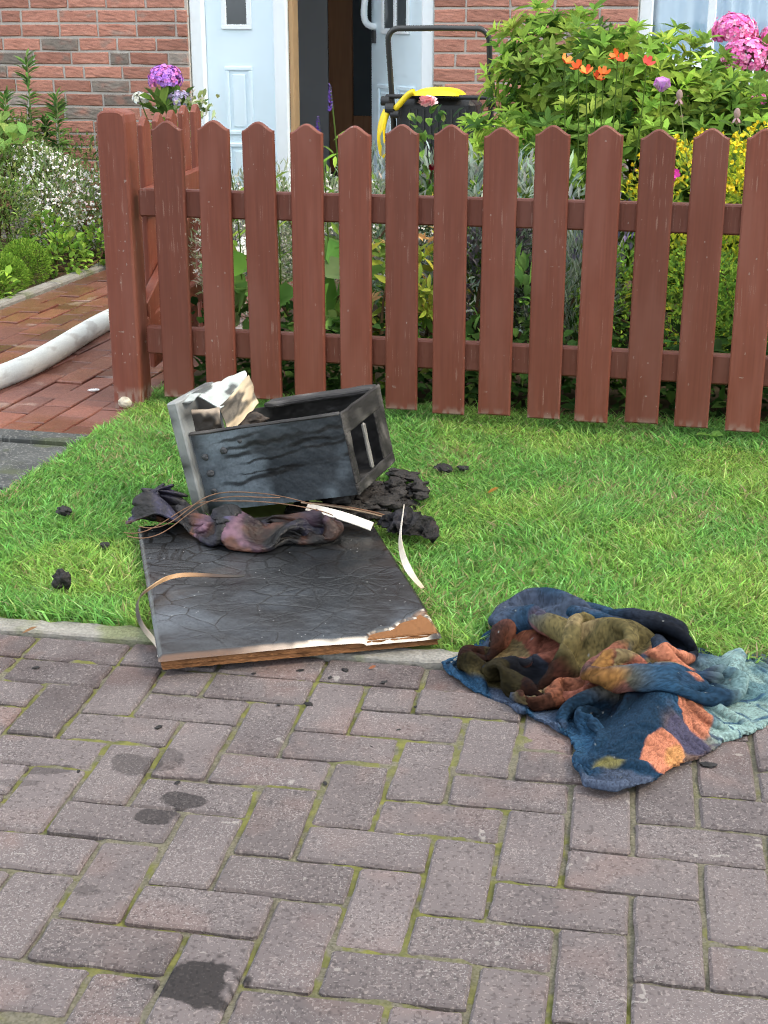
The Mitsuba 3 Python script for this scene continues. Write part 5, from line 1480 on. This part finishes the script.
# ------------------------------------------------------------------ grass
rg = np.random.default_rng(77)
N = 270000
s = LE - .012 + (2.0 - LE) * rg.random(N); u = rg.random(N)
kt = kerb_t(s); t = kt + .004 + (4.30 - kt) * u
pw = W(np.c_[s, t, s * 0])
q = np.stack([pw[:, 0], pw[:, 1], pw[:, 0] * 0], -1)
dens = meshkit.fbm(q * 5, 3, 2)
lx = ((pw - BO) * BX).sum(1); ly = ((pw - BO) * BY).sum(1)
onb = (lx > .012) & (lx < BW - .012) & (ly > .0) & (ly < BD - .01)
cx = ((pw - CO) * [math.cos(ba), math.sin(ba), 0]).sum(1); cy = ((pw - CO) * ey).sum(1)
onb |= (cx > .0) & (cx < .34) & (cy > .01) & (cy < CDp)
onb |= (np.hypot((pw[:, 0] - .0) / .10, (pw[:, 1] - 3.36) / .10) < 1) & (rg.random(N) < .8)
# under the blanket
import shapely
inb = shapely.contains_xy(shapely.Polygon(OUT).buffer(-.012), pw[:, 0], pw[:, 1])
ok_ = ~onb & ~inb & (rg.random(N) < .55 + .6 * sm(.3, .5, dens)) & (t < 4.24 + .05 * rg.random(N))
s, t, pw, q, dens = s[ok_], t[ok_], pw[ok_], q[ok_], dens[ok_]; N = len(s)
tuft = np.exp(-(((pw[:, 0] - .42) / .20) ** 2 + ((pw[:, 1] - 3.25) / .16) ** 2)) + .8 * np.exp(-(((pw[:, 0] - .95) / .2) ** 2 + ((pw[:, 1] - 3.5) / .2) ** 2))
longf = meshkit.fbm(q * 2.2 + 7, 3, 5)
hgt = (.022 + .024 * longf + .024 * tuft + .018 * sm(4.0, 4.25, t) + .012 * sm(.16, .0, t - kerb_t(s))) * (.6 + .75 * rg.random(N))
far = sm(2.6, 4.2, pw[:, 1])
wdt = (.0016 + .0014 * rg.random(N)) * (1 + .25 * far)
az = rg.random(N) * 6.283
lean_az = meshkit.fbm(q * 7, 2, 8) * 9 + rg.normal(0, 1.5, N)
lean = (.25 + .75 * rg.random(N) ** 1.3)
d1 = np.c_[np.cos(lean_az) * lean, np.sin(lean_az) * lean, np.full(N, 1.0)]; d1 /= np.linalg.norm(d1, axis=1, keepdims=True)
d2 = d1 + np.c_[np.cos(lean_az), np.sin(lean_az), -np.ones(N) * .35] * (.35 + .8 * rg.random((N, 1))); d2 /= np.linalg.norm(d2, axis=1, keepdims=True)
side = np.c_[np.cos(az), np.sin(az), np.zeros(N)] * wdt[:, None]
b0 = pw + [0, 0, .001]
m1 = b0 + d1 * (hgt * .55)[:, None]; tp = m1 + d2 * (hgt * .55)[:, None]
V = np.stack([b0 - side * .9, b0 + side * .9, m1 - side * .8, m1 + side * .8, tp], 1).reshape(-1, 3)
Fq = (np.array([[0, 1, 3], [0, 3, 2], [2, 3, 4]])[None] + (np.arange(N) * 5)[:, None, None]).reshape(-1, 3)
gc = np.array([.200, .41, .105]) * (1 - far[:, None] * .0) + np.array([.10, .07, .01]) * sm(.42, .66, meshkit.fbm(q * 3 + 40, 3, 10))[:, None]
gc = gc * (.50 + 1.0 * rg.random((N, 1)) ** 1.2) * np.clip(1 + rg.normal(0, .08, (N, 3)), .7, 1.3)
dry = rg.random(N) < .045 + .16 * sm(.60, .72, meshkit.fbm(q * 4 + 80, 2, 11)); gc[dry] = np.array([.42, .38, .19]) * (.6 + .6 * rg.random((dry.sum(), 1)))
pale = rg.random(N) < .12; gc[pale] *= [1.6, 1.35, 1.9]
put('grass', (V, Fq), 'mat_grass', color=np.repeat(gc, 5, 0), smooth=False, label='bright green lawn grass in front of the picket fence', cat='grass', kind='stuff')

# ------------------------------------------------------------------ small things
rd = np.random.default_rng(91)


def bit(name, xy, r, lab, cat, seed, col=(.016, .015, .015), z=.0, sq=(1.2, .9, .5), grp=None, rough=.85):
    v, f = lump(r, seed, rough, 3, sq)
    a = rd.random() * 6.28
    v = np.c_[v[:, 0] * math.cos(a) - v[:, 1] * math.sin(a), v[:, 0] * math.sin(a) + v[:, 1] * math.cos(a), v[:, 2]]
    v[:, 2] += z - v[:, 2].min() * .8
    v = v + [xy[0], xy[1], 0]
    put(name, (v, f), 'mat_char', smooth=True, color=np.array(col) * (.5 + 1. * meshkit.noise(v * 120, 3))[:, None], label=lab, cat=cat, group=grp)


bit('char_fragment', (-.70, 2.821), .019, 'black charred lump in the grass left of the board', 'debris', 301, z=.022, sq=(.7, .9, 1.2))
bit('char_fragment', (-.80, 3.30), .016, 'small black charred lump in the grass near the grey slabs', 'debris', 302, z=.025, sq=(1.3, .9, .6))
bit('char_fragment', (-.653, 3.068), .012, 'tiny black crumb in the grass close to the scorched cloth bundle', 'debris', 303, z=.024)
bit('char_fragment', (.165, 3.66), .020, 'flat black flake in the grass right of the metal box', 'debris', 304, z=.028, sq=(1.7, 1, .3))
bit('char_fragment', (.215, 3.655), .013, 'shiny black flake beside the larger flake on the lawn', 'debris', 305, z=.028, sq=(1.2, 1, .5))
bit('char_fragment', (.045, 3.60), .017, 'black splinter at the right end of the metal box', 'debris', 306, z=.03, sq=(1.9, .6, .4))
spots = [(-.194, 2.308), (.025, 2.211), (-.021, 2.15), (.232, 2.43), (-.103, 2.421), (-.162, 2.452), (-.075, 2.452), (-.36, 1.925), (.545, 2.084), (-.097, 2.028), (-.511, 2.067), (-.675, 2.465), (-.25, 2.44), (.06, 2.30), (-.14, 2.31), (.0, 2.40), (-.40, 2.22), (.45, 1.78), (-.34, 2.03), (.53, 2.16)]
for i, p in enumerate(spots):
    bit('soot_crumb', p, (.002 + .0038 * rd.random() ** 1.5) if i != 8 else .008, 'small black soot crumb lying on the paving blocks', 'debris', 320 + i, z=.001, rough=.9, sq=(1.5, .9, .38), grp='soot crumbs scattered on the paving')
bit('stone', (-.838, 4.40), .022, 'pale round pebble at the foot of the gate post', 'stone', 350, (.50, .46, .36), .01, (1.1, .8, .9), rough=.2)
bit('white_scrap', (-.985, 4.62), .014, 'tiny white scrap lying on the brick path', 'scrap', 351, (.75, .75, .74), .006, (1.4, .7, .3), rough=.3)
for nm, p, ln_, col, lab, z in (('dry_leaf', (.267, 3.437, .036), .035, (.55, .26, .07), 'single orange fallen leaf on the lawn', 0), ('dry_leaf', (-.735, 2.60, .014), .034, (.30, .17, .09), 'brown dry leaf on the kerb left of the board', 0), ('dry_leaf', (-.03, 2.452, .006), .016, (.32, .13, .07), 'reddish scrap of leaf on the paving near the blanket', 0)):
    v, f, c = leaves(np.array([p]), np.array([[1, .3, .15]]), ln_, ln_ * .5, np.array([col]), rd, True, -.2)
    put(nm, (v, f), 'mat_leaf', smooth=True, color=c, label=lab, cat='leaf')
v, f, c = leaves(np.array([(.965, 3.985, .03)] * 3), np.array([[-1, -.2, .4], [1, -.3, .35], [.2, -.9, .5]]), np.array([.045, .04, .03]), .036, np.array([(.20, .36, .08)] * 3), rd, True, .2)
put('seedling', (v, f), 'mat_leaf', smooth=True, color=c, label='pale green seedling with two round leaves at the fence foot', cat='plant')
